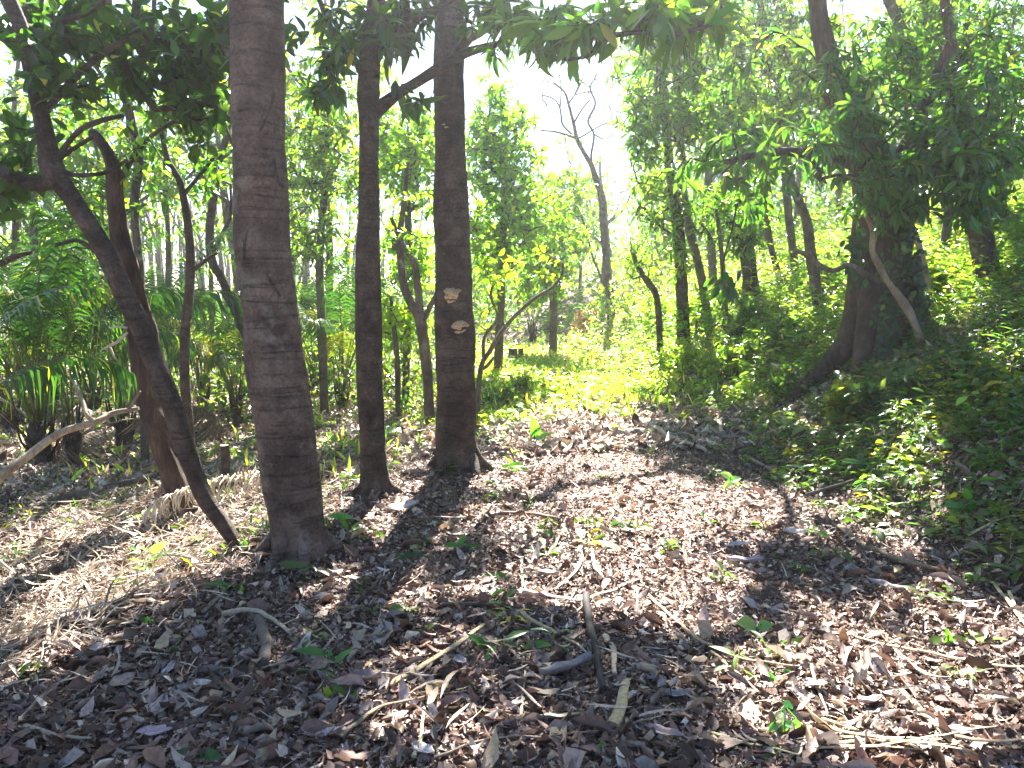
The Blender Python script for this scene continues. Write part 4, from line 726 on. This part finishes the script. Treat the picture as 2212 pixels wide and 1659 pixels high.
e1 = a.build('far_wood', M_LEAF); tag(e1, kind='stuff'); e2 = b.build('far_trunks', B_GREY); tag(e2, kind='stuff')
# knee-high understory behind the palms
a = Acc(); nl = 26000; yy = r.uniform(11.5, 26, nl); xx = -yy * r.uniform(.03, .8, nl) - .8; cl = noise2(xx * .9, yy * .9); k = r.random(nl) < ss(-.5, .6, cl); yy, xx, cl = yy[k], xx[k], cl[k]; nl = len(xx)
P = np.stack([xx, yy, H(xx, yy) + (.35 + .9 * np.clip(cl + .4, 0, 1.3)) * r.random(nl)], 1)
a.inst(OVAL_M[0], OVAL_M[1], P, frames(r.normal(size=(nl, 3)), r.normal(0, .5, (nl, 3)) + [0, 0, 1]), r.uniform(.07, .16, nl), greens(nl, (.065, .115, .02), .3, .05, r)); tag(a.build('understory', M_HERB), kind='stuff')

# ------------------------------------------------------------------ bushes on the bank
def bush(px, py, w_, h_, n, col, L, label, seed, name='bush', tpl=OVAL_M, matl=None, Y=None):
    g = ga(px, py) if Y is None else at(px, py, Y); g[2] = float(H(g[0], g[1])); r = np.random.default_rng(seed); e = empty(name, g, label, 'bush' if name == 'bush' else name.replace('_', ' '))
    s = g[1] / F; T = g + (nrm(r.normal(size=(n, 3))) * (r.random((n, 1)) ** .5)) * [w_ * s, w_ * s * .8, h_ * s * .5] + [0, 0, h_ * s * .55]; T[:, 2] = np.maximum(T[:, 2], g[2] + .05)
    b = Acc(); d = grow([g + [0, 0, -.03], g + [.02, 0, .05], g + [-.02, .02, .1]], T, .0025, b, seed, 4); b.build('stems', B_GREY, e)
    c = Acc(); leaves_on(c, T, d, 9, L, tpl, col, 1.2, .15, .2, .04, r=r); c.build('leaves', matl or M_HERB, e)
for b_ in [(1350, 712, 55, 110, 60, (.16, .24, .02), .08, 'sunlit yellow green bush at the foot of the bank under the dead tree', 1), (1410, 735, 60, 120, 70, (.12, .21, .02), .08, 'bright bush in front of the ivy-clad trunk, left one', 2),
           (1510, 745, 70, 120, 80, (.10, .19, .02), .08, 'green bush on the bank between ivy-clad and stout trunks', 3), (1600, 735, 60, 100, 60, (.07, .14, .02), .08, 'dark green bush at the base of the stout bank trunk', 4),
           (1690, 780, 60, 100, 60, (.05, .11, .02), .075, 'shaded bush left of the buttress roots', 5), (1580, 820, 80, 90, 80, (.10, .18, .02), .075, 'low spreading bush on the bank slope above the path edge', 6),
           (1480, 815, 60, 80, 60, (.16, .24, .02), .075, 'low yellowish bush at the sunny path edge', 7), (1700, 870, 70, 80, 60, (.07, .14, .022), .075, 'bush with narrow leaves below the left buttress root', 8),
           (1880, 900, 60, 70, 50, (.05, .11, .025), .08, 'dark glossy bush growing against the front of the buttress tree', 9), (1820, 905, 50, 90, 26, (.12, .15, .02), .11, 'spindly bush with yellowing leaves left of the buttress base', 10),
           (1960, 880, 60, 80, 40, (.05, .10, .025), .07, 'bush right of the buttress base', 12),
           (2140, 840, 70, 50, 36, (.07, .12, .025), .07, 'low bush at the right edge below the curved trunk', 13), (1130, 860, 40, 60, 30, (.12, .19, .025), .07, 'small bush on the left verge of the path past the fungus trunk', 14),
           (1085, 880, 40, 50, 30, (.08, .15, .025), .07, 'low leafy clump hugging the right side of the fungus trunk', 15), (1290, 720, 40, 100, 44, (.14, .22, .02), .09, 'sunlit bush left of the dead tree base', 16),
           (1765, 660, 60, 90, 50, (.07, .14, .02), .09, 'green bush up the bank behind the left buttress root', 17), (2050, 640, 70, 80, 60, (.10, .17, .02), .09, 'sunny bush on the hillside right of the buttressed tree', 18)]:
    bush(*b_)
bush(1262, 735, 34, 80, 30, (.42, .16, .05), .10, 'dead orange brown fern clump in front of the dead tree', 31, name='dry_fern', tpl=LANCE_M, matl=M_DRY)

# ------------------------------------------------------------------ haze volume, added for a veiling glow towards the sun
def haze(density=.0020, g=.75):
    m, nt, N, Lk, out = mat('haze'); v = N.new('ShaderNodeVolumePrincipled'); v.inputs['Color'].default_value = (.96, .97, 1, 1); v.inputs['Density'].default_value = density; v.inputs['Anisotropy'].default_value = g
    Lk.new(v.outputs[0], out.inputs['Volume']); a = Acc(); x0, x1, y0, y1, z0, z1 = -62, 62, -14, 75, -2.5, 21
    V = np.array([[x, y, z] for x in (x0, x1) for y in (y0, y1) for z in (z0, z1)]); a.add(V, np.array([[0, 1, 3, 2], [4, 6, 7, 5], [0, 4, 5, 1], [2, 3, 7, 6], [0, 2, 6, 4], [1, 5, 7, 3]]))
    o = a.build('haze', m, smooth=False); tag(o, kind='stuff'); return o

# ------------------------------------------------------------------ things lying about
def gpath(pts, lift):
    out = []
    for q in pts:
        g = ga(q[0], q[1]); out.append([g[0], g[1], g[2] + lift + (q[2] if len(q) > 2 else 0)])
    return np.array(out)
def stick(pts, rpx, label, col=(.38, .30, .2), flat=1.0, lift=None, name='stick', cat='stick', seed=0, taper=.5, sides=9, twigs=0):
    P = gpath(pts, 0); R0 = rpx / F * P[:, 1].mean() * 1.03; P[:, 2] += (R0 * flat * .8 + .03 if lift is None else lift + .015); n = len(P)
    r = np.random.default_rng(seed + len(label)); a = Acc(); R = R0 * (1 - (1 - taper) * np.linspace(0, 1, n) ** 1.3)
    P = catmull(P, 4); R = np.interp(np.linspace(0, 1, len(P)), np.linspace(0, 1, n), R); L = np.linalg.norm(P[-1] - P[0]); P[1:-1] += r.normal(0, .006 * L, P[1:-1].shape) * [1, 1, .4]
    cc = np.array(col) * r.uniform(.9, 1.1); tube(a, P, R, sides, m=3, rough=.14, flat=flat, col=cc, seed=seed)
    for k in range(twigs):
        j = r.integers(2, len(P) - 2); d = r.normal(0, 1, 3) * [.1, .1, .03]; tube(a, np.array([P[j], P[j] + d * .6, P[j] + d * 1.1 + [0, 0, .01]]), [R[j] * .5, R[j] * .35, R[j] * .2], 5, m=2, col=cc)
    o = a.build(name, M_WOODC); return tag(o, label, cat)
TAN = (.46, .35, .2); GRY = (.3, .26, .23); STW = (.6, .5, .27); BRN = (.2, .13, .09)
stick([(838, 1497), (910, 1459), (1004, 1399), (1100, 1332)], 9, 'long flat tan stalk slanting up to the right, lower centre', TAN, .35)
stick([(1112, 1333), (1170, 1369), (1250, 1411)], 7, 'short tan stalk slanting down right, forming an arrow tip with the long flat stalk', TAN, .5)
stick([(1266, 1305), (1277, 1389), (1286, 1440), (1304, 1510)], 10, 'charred black stick pointing down the picture, lower centre', (.035, .03, .03), .9, taper=.6)
stick([(1127, 1219), (1129, 1293)], 4, 'short pale strip standing off the left end of the curved grey strip', GRY, .4)
stick([(1131, 1290), (1204, 1308), (1270, 1308), (1380, 1268)], 7, 'curved grey strip like a shallow bow above the charred stick', (.42, .37, .33), .4)
stick([(1254, 1193), (1252, 1233), (1197, 1288)], 5, 'thin curved strip bending down left over the grey bow strip', (.45, .4, .3), .4)
stick([(1224, 1129), (1204, 1183), (1180, 1213)], 3, 'thin pale straw slanting down left in the lit patch', STW, .6)
stick([(1278, 1200), (1283, 1235), (1303, 1262)], 5, 'curled pale strip right of the charred stick top', (.5, .42, .32), .4)
stick([(735, 1615), (804, 1556), (870, 1539), (1006, 1516)], 6, 'long curved brown stalk low down, left of centre', (.3, .23, .15), .6)
stick([(894, 1658), (907, 1626), (917, 1549)], 6, 'short yellowish stalk pointing up at the bottom edge', STW, .6)
stick([(1126, 1568), (1134, 1469)], 4, 'short straight pale splinter below the arrow shaped stalks', (.5, .42, .28), .5)
stick([(1322, 1592), (1340, 1545), (1354, 1490)], 16, 'split chunk of yellow bark beside the charred stick end', (.55, .42, .22), .35, sides=12, taper=.55, name='bark_piece', cat='bark')
stick([(1306, 1388), (1322, 1420), (1328, 1475)], 9, 'curled pale bark strip hugging the charred stick on its right', (.55, .42, .28), .3, name='bark_piece', cat='bark')
stick([(937, 1658), (1070, 1619), (1172, 1611), (1330, 1601)], 4, 'long thin grey brown stick along the bottom centre', (.28, .22, .16), .8)
stick([(955, 1322), (1050, 1325), (1180, 1340)], 6, 'dark rotten stick lying level behind the arrow shaped stalks', (.10, .075, .06), .8)
stick([(1475, 1371), (1518, 1406), (1608, 1443), (1727, 1459)], 5, 'long thin tan stem running right past the seedlings', TAN, .8, taper=.4)
stick([(1535, 1426), (1580, 1465), (1637, 1518)], 4, 'thin pale stem splitting off below the long thin tan stem', TAN, .7)
stick([(1400, 1300), (1440, 1340), (1478, 1372)], 5, 'short tan stalk ending where the long thin tan stem begins', (.5, .4, .26), .5)
stick([(1812, 1150), (1875, 1196), (1958, 1229), (2042, 1249)], 8, 'thick brown half-buried stalk in the right litter', (.27, .19, .12), .6, taper=.7)
stick([(1847, 1393), (1975, 1423), (2118, 1453), (2214, 1459)], 5, 'long yellow straw stalk reaching the right edge', STW, .5, taper=.8)
stick([(1948, 1511), (2008, 1579), (2098, 1668)], 8, 'broad tan stalk slanting to the bottom right corner', TAN, .45, taper=1.1)
stick([(1748, 1568), (1858, 1606), (1975, 1655)], 7, 'tan stalk slanting down right into the straw bundle', TAN, .5)
stick([(1528, 1604), (1600, 1624), (1675, 1639), (1724, 1655)], 6, 'yellowish flat stalk along the bottom edge left of the straw bundle', STW, .4)
stick([(1752, 1582), (1738, 1620), (1725, 1655)], 5, 'bleached white splinter at the bottom edge', (.65, .58, .5), .5)
stick([(1752, 1454), (1765, 1510), (1786, 1558)], 4, 'thin pale strip pointing down between seedling and lit patch', (.42, .35, .26), .5)
stick([(2142, 1271), (2180, 1320), (2214, 1368)], 5, 'pale yellow straw by the right edge, left of its twin', STW, .5)
stick([(2178, 1291), (2205, 1361)], 5, 'pale yellow straw at the right edge, right one of two', STW, .5)
stick([(1985, 940), (2020, 962), (2042, 984)], 6, 'bleached short branch among the herbs at the right', (.55, .48, .4), 1)
stick([(2090, 1170), (2160, 1135), (2214, 1128)], 4, 'thin straw below the leafy bush near the right edge', STW, .6)
stick([(1385, 918), (1425, 945), (1470, 965), (1525, 987)], 7, 'pale stick lying across the path in the middle distance', (.42, .35, .28), 1, twigs=2)
stick([(1265, 851), (1350, 853), (1440, 857)], 5, 'long bleached pole lying level across the sunny end of the path', (.6, .52, .42), 1)
stick([(1060, 945), (1110, 935), (1190, 932)], 4, 'thin curved twig on the shaded path past the fungus trunk', (.3, .24, .2), 1)
stick([(830, 950), (870, 920), (925, 895)], 5, 'pale bent dead branch between forked and crooked trees', (.45, .38, .3), 1, twigs=3, lift=.06)
stick([(480, 1345), (540, 1335), (580, 1350), (625, 1385)], 8, 'pale bent stick in the shaded litter at lower left', (.45, .36, .25), .8)
stick([(560, 1360), (575, 1420), (570, 1460)], 13, 'short dark rotten wood block in the shaded litter at lower left', (.14, .11, .09), .8, sides=10, taper=.9)
stick([(440, 1340), (480, 1300), (510, 1270)], 5, 'thin branch left of the pale bent stick', (.25, .2, .15), .8)
stick([(55, 1590), (130, 1612), (200, 1620)], 7, 'tan stalk at the bottom left corner', (.35, .28, .2), .6)
stick([(60, 1560), (110, 1510), (190, 1455)], 5, 'thin tan stem in the dark lower left litter', (.3, .24, .17), .7)
stick([(380, 1555), (450, 1500), (530, 1440)], 4, 'long thin stick slanting up right in the lower left litter', (.3, .24, .18), .8)
stick([(540, 1470), (600, 1455), (640, 1440)], 4, 'thin pale twig left of the arching strap leaves', (.4, .33, .22), .8)
stick([(1080, 1120), (1150, 1122), (1210, 1135)], 7, 'brown root-like stick half buried in front of the fungus trunk', BRN, .6)
stick([(1620, 1000), (1680, 1035), (1740, 1075)], 4, 'thin twig at the edge of the herbs, centre right', (.3, .23, .18), .9)
stick([(1740, 1080), (1850, 1050), (1980, 1010)], 4, 'dark twig running through the herbs at right', (.15, .11, .09), .9)
r = np.random.default_rng(5)
for i, (xa, ya, xb, yb, th_, nm) in enumerate([(1735, 1616, 2030, 1622, 5, 'uppermost straw stalk of the bottom right bundle'), (1740, 1632, 2060, 1640, 6, 'second straw stalk down in the bottom right bundle'), (1760, 1645, 1990, 1650, 5, 'lowest straw stalk of the bottom right bundle'),
        (1800, 1612, 2075, 1655, 6, 'straw stalk slanting through the bottom right bundle'), (2060, 1628, 2214, 1640, 8, 'broad brown stalk right of the straw bundle at the bottom edge'), (1850, 1655, 2150, 1610, 4, 'thin straw crossing the bundle upward to the right')]):
    stick([(xa, ya), ((xa + xb) / 2, (ya + yb) / 2 + r.normal(0, 4)), (xb, yb)], th_, nm, (.62, .5, .28) if i != 4 else (.35, .25, .16), .35, lift=.02 + .006 * i, name='straw_stalk', cat='straw stalk', seed=i)
# big single dead leaves
def dead_leaf(px, py, lpx, ang, label, col, wid=.42, curl=.15, seed=0, tilt=.2):
    r = np.random.default_rng(seed + 3); g = ga(px, py); L = lpx / F * g[1] * 1.25; xs = np.linspace(0, 1, 13); V = []; f = []; C = []
    for i, x in enumerate(xs):
        h = wid * .5 * max(.012, math.sin(math.pi * x ** .9)) ** .8 * (1 + .1 * math.sin(x * 17 + seed))
        for j, q in enumerate((-1, -.55, -.1, 0, .1, .55, 1)):
            V.append([x - .5, h * q, curl * abs(q) ** 1.6 * .35 + curl * .8 * (x - .5) ** 2 - (.012 if q == 0 else 0) + .018 * math.sin(x * 12 + q * 3 + seed) * abs(q)]); C.append(np.array(col) * (.62 if q == 0 else 1 - .12 * abs(q)) * (1 + .1 * math.sin(i * 2.1 + j)))
    for i in range(12):
        for j in range(6): k = i * 7 + j; f.append([k, k + 7, k + 8, k + 1])
    V = np.array(V) * L; a = math.radians(ang); R = np.array((Matrix.Rotation(a, 3, 'Z') @ Matrix.Rotation(r.normal(0, tilt), 3, 'X') @ Matrix.Rotation(r.normal(0, tilt * .5), 3, 'Y')))
    V = V @ R.T; V[:, 2] += -V[:, 2].min() * .6 + .034; A = Acc(); A.add(V + g, np.array(f), np.array(C)); o = A.build('dead_leaf', M_DRY)
    sm = o.modifiers.new('thick', 'SOLIDIFY'); sm.thickness = .0012; return tag(o, label, 'dead leaf', 'large dead leaves on the litter')
LIL = (.34, .30, .30); PNK = (.46, .34, .3); PAL = (.55, .47, .42); GGR = (.28, .27, .22); RST = (.3, .14, .09)
for q in [(1225, 1468, 112, 28, 'largest leaf, grey lilac and rolled along its midrib, left of the charred stick end', LIL, .36, .28), (1031, 1350, 40, 35, 'smooth pale oval dead leaf above the long flat stalk', PAL, .62, .1), (832, 1395, 85, 95, 'big grey brown leaf standing out at lower left of centre', (.36, .31, .28), .5, .3),
          (1208, 1573, 72, 5, 'grey green broad dead leaf low in the centre', GGR, .55, .15), (915, 1643, 58, -40, 'bright white cream dead leaf at the bottom edge', (.62, .56, .52), .5, .2), (937, 1608, 50, 50, 'lilac dead leaf just above the white one', LIL, .5, .3),
          (1435, 1606, 75, -30, 'long grey pink leaf right of the bark chunk at the bottom', PNK, .3, .2), (1460, 1520, 60, 5, 'grey leaf lying level right of the bark chunk', LIL, .35, .2), (1340, 1500, 34, 60, 'small blue grey leaf where the charred stick ends', (.34, .36, .38), .7, .2),
          (790, 1490, 66, 160, 'brown grey curled leaf at the lower end of the long flat stalk', (.35, .27, .24), .5, .5), (395, 1530, 72, -38, 'broad pinkish leaf in the lower left shade', PNK, .5, .25), (345, 1555, 70, 100, 'pale pink grey leaf beside the broad pinkish one', (.42, .34, .33), .42, .3),
          (335, 1605, 62, 20, 'lilac pink leaf near the two leaved seedling at bottom left', (.44, .35, .38), .55, .15), (365, 1470, 46, 85, 'narrow grey leaf in the lower left shade', (.4, .36, .35), .4, .2), (690, 1610, 66, -8, 'grey white ribbed leaf low down left of centre', (.45, .43, .46), .45, .2),
          (265, 1495, 50, 60, 'tan pink leaf farthest left of the large ones', (.42, .31, .24), .6, .3), (215, 1420, 34, 15, 'small pale leaf at the edge of the lower left dark patch', PAL, .7, .2), (1910, 1280, 62, -35, 'long grey leaf in the right litter below the half buried stalk', LIL, .3, .2),
          (1845, 1245, 44, 80, 'narrow grey leaf upright in the right litter', LIL, .3, .3), (1715, 1165, 46, 10, 'white lit leaf among the lit chips at the right', (.62, .55, .5), .5, .3), (1920, 1165, 50, -10, 'pale oval leaf behind the half buried stalk', PAL, .45, .15),
          (2095, 1330, 42, 95, 'pale curled leaf standing near the right straws', (.55, .48, .42), .5, .4), (2065, 1605, 62, -5, 'lilac grey leaf near the bottom right straw', LIL, .45, .2), (1595, 1190, 52, 8, 'pale leaf lying flat in the sunny right middle', (.55, .49, .48), .35, .2),
          (1610, 1225, 66, -4, 'lilac white leaf below the flat sunny one', (.5, .45, .52), .3, .25), (1365, 1160, 40, 5, 'white leaf in the upper lit patch of the path', (.6, .54, .52), .5, .2), (995, 1445, 42, -60, 'lilac leaf beside the middle of the long flat stalk', LIL, .45, .2),
          (1180, 1255, 60, -45, 'pink tan long leaf under the grey bow strip', PNK, .3, .2), (870, 1110, 60, 20, 'bleached leaf in the bright patch right of the ring-banded trunk', (.62, .56, .5), .5, .3), (1880, 1540, 50, 15, 'bright curled leaf in the lower right lit patch', (.62, .52, .5), .5, .4),
          (1760, 1500, 50, 130, 'grey leaf behind the lower seedling at right', LIL, .5, .2), (1120, 1480 + 60, 40, 60, 'small pale lilac leaf below the straight splinter', LIL, .5, .2), (720, 1330, 30, 40, 'rust brown leaf in the dim litter by the ring-banded trunk', RST, .5, .3)]:
    dead_leaf(*q, seed=int(q[0]))
# seedlings: stem and each leaf a part
def seedling(px, py, h, lv, label, seed, col=(.07, .17, .05), L=None, wid=.6, name='seedling', stem=(.12, .14, .05)):
    """lv: list of (dx px, dy px of the leaf centre from the base spot, length px, facing angle)"""
    g = ga(px, py); e = empty(name, g, label, name.replace('_', ' ')); r = np.random.default_rng(seed); Y = g[1]; top = g + [0, 0, h]
    a = Acc(); tube(a, np.array([g + [0, 0, -.02], g + [.004, .003, h * .5], top]), [.003, .0028, .002], 6, col=stem); a.build('stem', M_WOODC, e)
    for k, (dx, dy, lp, ang) in enumerate(lv):
        c = at(px + dx, py + dy, Y + r.normal(0, .02)); c[2] = max(c[2], g[2] + .03); Lm = lp / F * Y; d = np.array([math.cos(math.radians(ang)), -.35 + r.normal(0, .15), math.sin(math.radians(ang)) * .7]); d = nrm(d)
        tp = leaf_tpl(wid, .12, .18, 'hi', peak=.45); A = Acc(); n_ = np.array([[r.normal(0, .2), -.55, .9]]); A.inst(tp[0], tp[1], (c - d * Lm * .5)[None], frames(d[None], n_), np.array([Lm * 1.05]), greens(1, col, .12, 0, r))
        if np.linalg.norm(c - d * Lm * .5 - top) > .012: tube(A, np.array([top, c - d * Lm * .5]), [.0018, .0014], 5, m=1, col=col)
        A.build('leaf', M_LEAF, e)
seedling(1642, 1372, .05, [(-26, -24, 48, 150), (9, -20, 34, 40)], 'seedling with two round pale green leaves, one bigger, right of centre', 1, (.16, .32, .12), wid=.8)
seedling(1700, 1405, .04, [(28, -12, 44, 0), (-6, 0, 20, 240), (-14, -18, 12, 120)], 'seedling with one long leaf to the right, just right of the round leaved one', 2, (.12, .26, .07), wid=.55)
seedling(1660, 1470, .03, [(-4, -18, 34, 150), (6, -2, 28, 320), (44, -6, 28, 330)], 'dark green seedling under the long thin tan stem', 3, (.05, .13, .04))
seedling(1692, 1600, .12, [(12, -78, 34, 130), (-20, -30, 34, 60), (14, -36, 30, 10), (6, -10, 34, 290), (28, -30, 34, 260)], 'bright five leaved seedling on a white stem near the bottom right', 4, (.16, .34, .14), stem=(.6, .55, .5))
seedling(2045, 1400, .05, [(-24, -18, 34, 190), (2, -34, 30, 90), (4, -6, 34, 270), (26, -20, 30, 10), (70, -22, 28, 20)], 'green seedling of pointed leaves in the right litter', 5, (.09, .2, .04))
seedling(1577, 1055, .10, [(-6, -28, 30, 140), (8, -20, 30, 30), (-4, -8, 26, 220), (16, -6, 24, 320), (34, -2, 20, 0)], 'pale shiny seedling in the middle of the path', 6, (.22, .4, .25))
seedling(1158, 955, .12, [(-2, -26, 60, 95), (18, -14, 40, 40), (-22, -8, 34, 170), (8, 0, 30, 300), (-30, 6, 30, 200)], 'upright broad leaved plant on the path edge past the fungus trunk', 7, (.07, .2, .04), wid=.4)
seedling(1105, 1018, .10, [(-8, -26, 34, 110), (10, -14, 30, 20), (-16, -6, 26, 200), (22, -6, 24, 340), (4, 4, 26, 300)], 'light green small plant right of the fungus trunk base', 8, (.14, .26, .04))
seedling(995, 1195, .06, [(-20, -18, 30, 160), (4, -26, 30, 80), (20, -8, 34, 0), (-6, 2, 30, 250), (34, 8, 26, 330)], 'dark green leaf clump on the litter below the fungus trunk', 9, (.06, .18, .03))
seedling(882, 1215, .05, [(-24, -8, 36, 170), (10, -12, 34, 20), (-4, 4, 30, 240), (26, 4, 30, 340), (-34, 4, 28, 190)], 'dim green leaf clump between the ring-banded and fungus trunks', 10, (.035, .10, .03))
seedling(1072, 1262, .05, [(-10, -10, 34, 130), (12, -4, 36, 330)], 'single dark green leaf pair in shade left of the grey bow strip', 11, (.04, .15, .05))
seedling(820, 1168, .05, [(-4, -14, 26, 160), (6, -10, 18, 30)], 'tiny bright yellow green seedling by the lit patch', 12, (.22, .34, .03))
seedling(1255, 1140, .06, [(-12, -2, 18, 270), (2, -4, 18, 265), (16, -6, 18, 275), (30, -10, 18, 280), (44, -8, 18, 290)], 'row leaved sprig in front of the upper lit patch', 13, (.10, .2, .04), wid=.4)
seedling(432, 1660, .05, [(-28, -30, 58, 145), (20, -10, 62, 10)], 'seedling with two long dark green leaves at the bottom edge, left', 14, (.04, .17, .05), wid=.5)
seedling(700, 1440, .07, [(-24, -34, 74, 140), (36, -22, 60, 60), (18, 30, 44, 290)], 'broad strap leaved seedling in the shaded litter left of the long stalk', 15, (.05, .15, .04), wid=.3)
seedling(728, 1520, .04, [(-18, -20, 40, 100), (4, -6, 44, 300), (40, 10, 26, 230)], 'mottled green leaves below the strap leaved seedling', 16, (.09, .17, .03), wid=.5)
seedling(490, 1290, .06, [(-24, -30, 50, 170), (-4, -10, 34, 300), (26, 20, 40, 330), (34, 44, 30, 270)], 'arching green leaves at the lower left in half light', 17, (.09, .2, .04), wid=.3)
seedling(705, 1150, .10, [(-4, -26, 64, 110), (28, -36, 60, 10), (-14, 6, 50, 250)], 'strap leaved plant right at the foot of the ring-banded trunk', 18, (.08, .2, .04), wid=.28)
seedling(752, 1155, .10, [(-10, -28, 52, 105), (14, -20, 46, 60), (24, -4, 40, 350)], 'strap leaved plant between ring-banded and forked trunks', 19, (.07, .18, .04), wid=.24)
seedling(530, 1195, .06, [(6, -10, 44, 100)], 'lone pale green leaf at the foot of the dark leaning trunk', 20, (.10, .2, .08), wid=.34)
seedling(2100, 1110, .16, [(-40, -20, 44, 170), (-10, -44, 46, 100), (30, -26, 44, 30), (0, -4, 44, 270), (50, 4, 40, 350), (-30, 20, 40, 220)], 'broad leaved dark green plant over the litter near the right edge', 21, (.04, .13, .03), wid=.45)
seedling(1440, 965, .05, [(-4, -8, 20, 110), (6, -4, 14, 40)], 'tiny yellow leaf seedling on the sunny path', 22, (.35, .45, .04))
seedling(385, 1425, .03, [(0, -40, 26, 80), (-10, -20, 20, 200)], 'small green sprig over the lower left dark hollow', 23, (.06, .14, .03))
seedling(320, 1360, .04, [(-6, -10, 22, 160), (10, -6, 20, 20), (0, 4, 20, 280)], 'small sunny green sprig at lower left', 24, (.13, .25, .04))
seedling(1300, 1640, .03, [(-4, -6, 16, 140), (6, -4, 16, 30), (0, 4, 16, 270)], 'tiny green sprout at the bottom centre right', 25, (.08, .22, .04))
seedling(1665, 1645, .04, [(-8, -10, 20, 150), (4, -12, 20, 60), (8, 0, 20, 330), (-4, 4, 18, 240)], 'small dark sprout left of the straw bundle', 26, (.05, .15, .03))
# stumps, log, fallen branches
def stump(px, py, top, rpx, label, Y=None, name='tree_stump', bark=None):
    g = ga(px, py); Y = g[1]; h = at(px, top, Y)[2] - g[2]; R = rpx / F * Y; e = empty(name, g, label, 'stump'); a = Acc()
    tube(a, np.array([g + [0, 0, -.08], g + [0, 0, h * .15], g + [.01, 0, h * .6], g + [.01, 0, h]]), [R * 1.5, R * 1.2, R, R * .97], 20, rough=.12, m=5, cap=False, seed=int(px)); a.build('trunk', bark or B_GREY, e)
    a = Acc(); th = np.linspace(0, 2 * np.pi, 21)[:-1]; V = np.vstack([[0, 0, h + .004], np.stack([np.cos(th) * R * .96, np.sin(th) * R * .96, np.full(20, h + .002) - (.0 if name == 'tree_stump' else 0)], 1)]) + g + [.01, 0, 0]
    a.add(V, np.array([[0, 1 + i, 1 + (i + 1) % 20] for i in range(20)]), (.6, .48, .33)); a.build('cut_face', M_WOODC, e)
stump(1107, 784, 753, 10, 'pale cut stump at the far end of the path, thicker left half of a pair'); stump(1124, 779, 753, 6, 'narrow cut stump touching the right side of the thicker pale one')
stump(487, 1062, 962, 10, 'short upright dead post between the slender stem and the ring-banded trunk', bark=B_DARK)
stump(1100, 800, 792, 3, 'splintered low stub beside the pair of cut stumps')
def log(pts, rs, Yv, label, bark, lift=None, name='fallen_log', cat='log', forks=(), Ys=None):
    if Ys is None: P = gpath(pts, 0); R = np.array(rs) / F * P[:, 1]; P[:, 2] += R * .6
    else: P = np.array([at(p[0], p[1], y) for p, y in zip(pts, Ys)]); R = np.array(rs) / F * P[:, 1]
    a = Acc(); tube(a, P, R, 14, m=8, rough=.1, seed=int(pts[0][0]) + 1)
    for fp, fr, fy in forks: Q = np.array([at(p[0], p[1], y) for p, y in zip(fp, fy)]); tube(a, Q, np.array(fr) / F * Q[:, 1], 9, m=6, rough=.1)
    return tag(a.build(name, bark), label, cat)
log([(60, 1105), (150, 1088), (250, 1065), (340, 1040), (400, 1030)], [9, 13, 14, 13, 11], None, 'dark rotting log lying level on the lower ground, behind the leaning trunks at left', B_GREY)
log([(-60, 1095), (0, 1030), (60, 985), (130, 935), (205, 912), (245, 893), (300, 882)], [12, 10, 9, 8, 7, 6, 4], None, 'pale smooth fallen bough slanting up from the left edge to the leaning trunks', B_PALE, Ys=[4.6, 4.9, 5.1, 5.3, 5.4, 5.5, 5.5], name='fallen_bough', cat='branch',
    forks=[([(205, 912), (188, 897), (180, 870), (165, 835), (148, 812)], [5, 5, 4, 4, 2], [5.4, 5.4, 5.5, 5.6, 5.7]), ([(275, 888), (290, 865), (303, 845)], [4, 3, 2], [5.5, 5.5, 5.5])])
log([(0, 570), (30, 555), (70, 545)], [8, 6, 3], None, 'dark bough tip poking in from the left edge at mid height', B_DARK, Ys=[5, 5, 5], name='bough_tip', cat='branch')
# dry fallen palm frond with curled ribs
def dry_frond():
    P = gpath([(612, 1070), (560, 1076), (500, 1085), (440, 1105), (380, 1128), (340, 1142)], .2); P[0, 2] += .02; P[-1, 2] -= .06; e = empty('dry_palm_frond', P[3] - [0, 0, .12], 'bleached fallen palm frond with curled rib-like leaflets beside the leaning trunk', 'palm frond')
    a = Acc(); Q = catmull(P, 8); tube(a, Q[::4], np.linspace(.012, .004, len(Q[::4])), 6, m=2, col=(.5, .4, .28)); a.build('rachis', M_WOODC, e)
    a = Acc(); r = np.random.default_rng(2)
    for i, p in enumerate(Q[1:]):
        t = i / len(Q)
        for sd in (1, -1):
            if r.random() < .12: continue
            l = .27 * (1 - .4 * t) * r.uniform(.8, 1.2) * (1 if sd > 0 else .45); d = np.array([-.15, -1. * sd, 0]) + r.normal(0, .12, 3)
            q = [p, p + d * l * .3 + [0, 0, .05], p + d * l * .75 + [0, 0, .02], p + d * l * .95 + [0, 0, -.06], p + d * l * .8 + [r.normal(0, .02), 0, -.125]]
            tube(a, np.array(q), [.008, .009, .009, .008, .004], 4, m=3, flat=.4, col=np.array([.66, .57, .44]) * r.uniform(.8, 1.1), cap=False)
    a.build('leaflets', M_WOODC, e)
dry_frond()
haze()
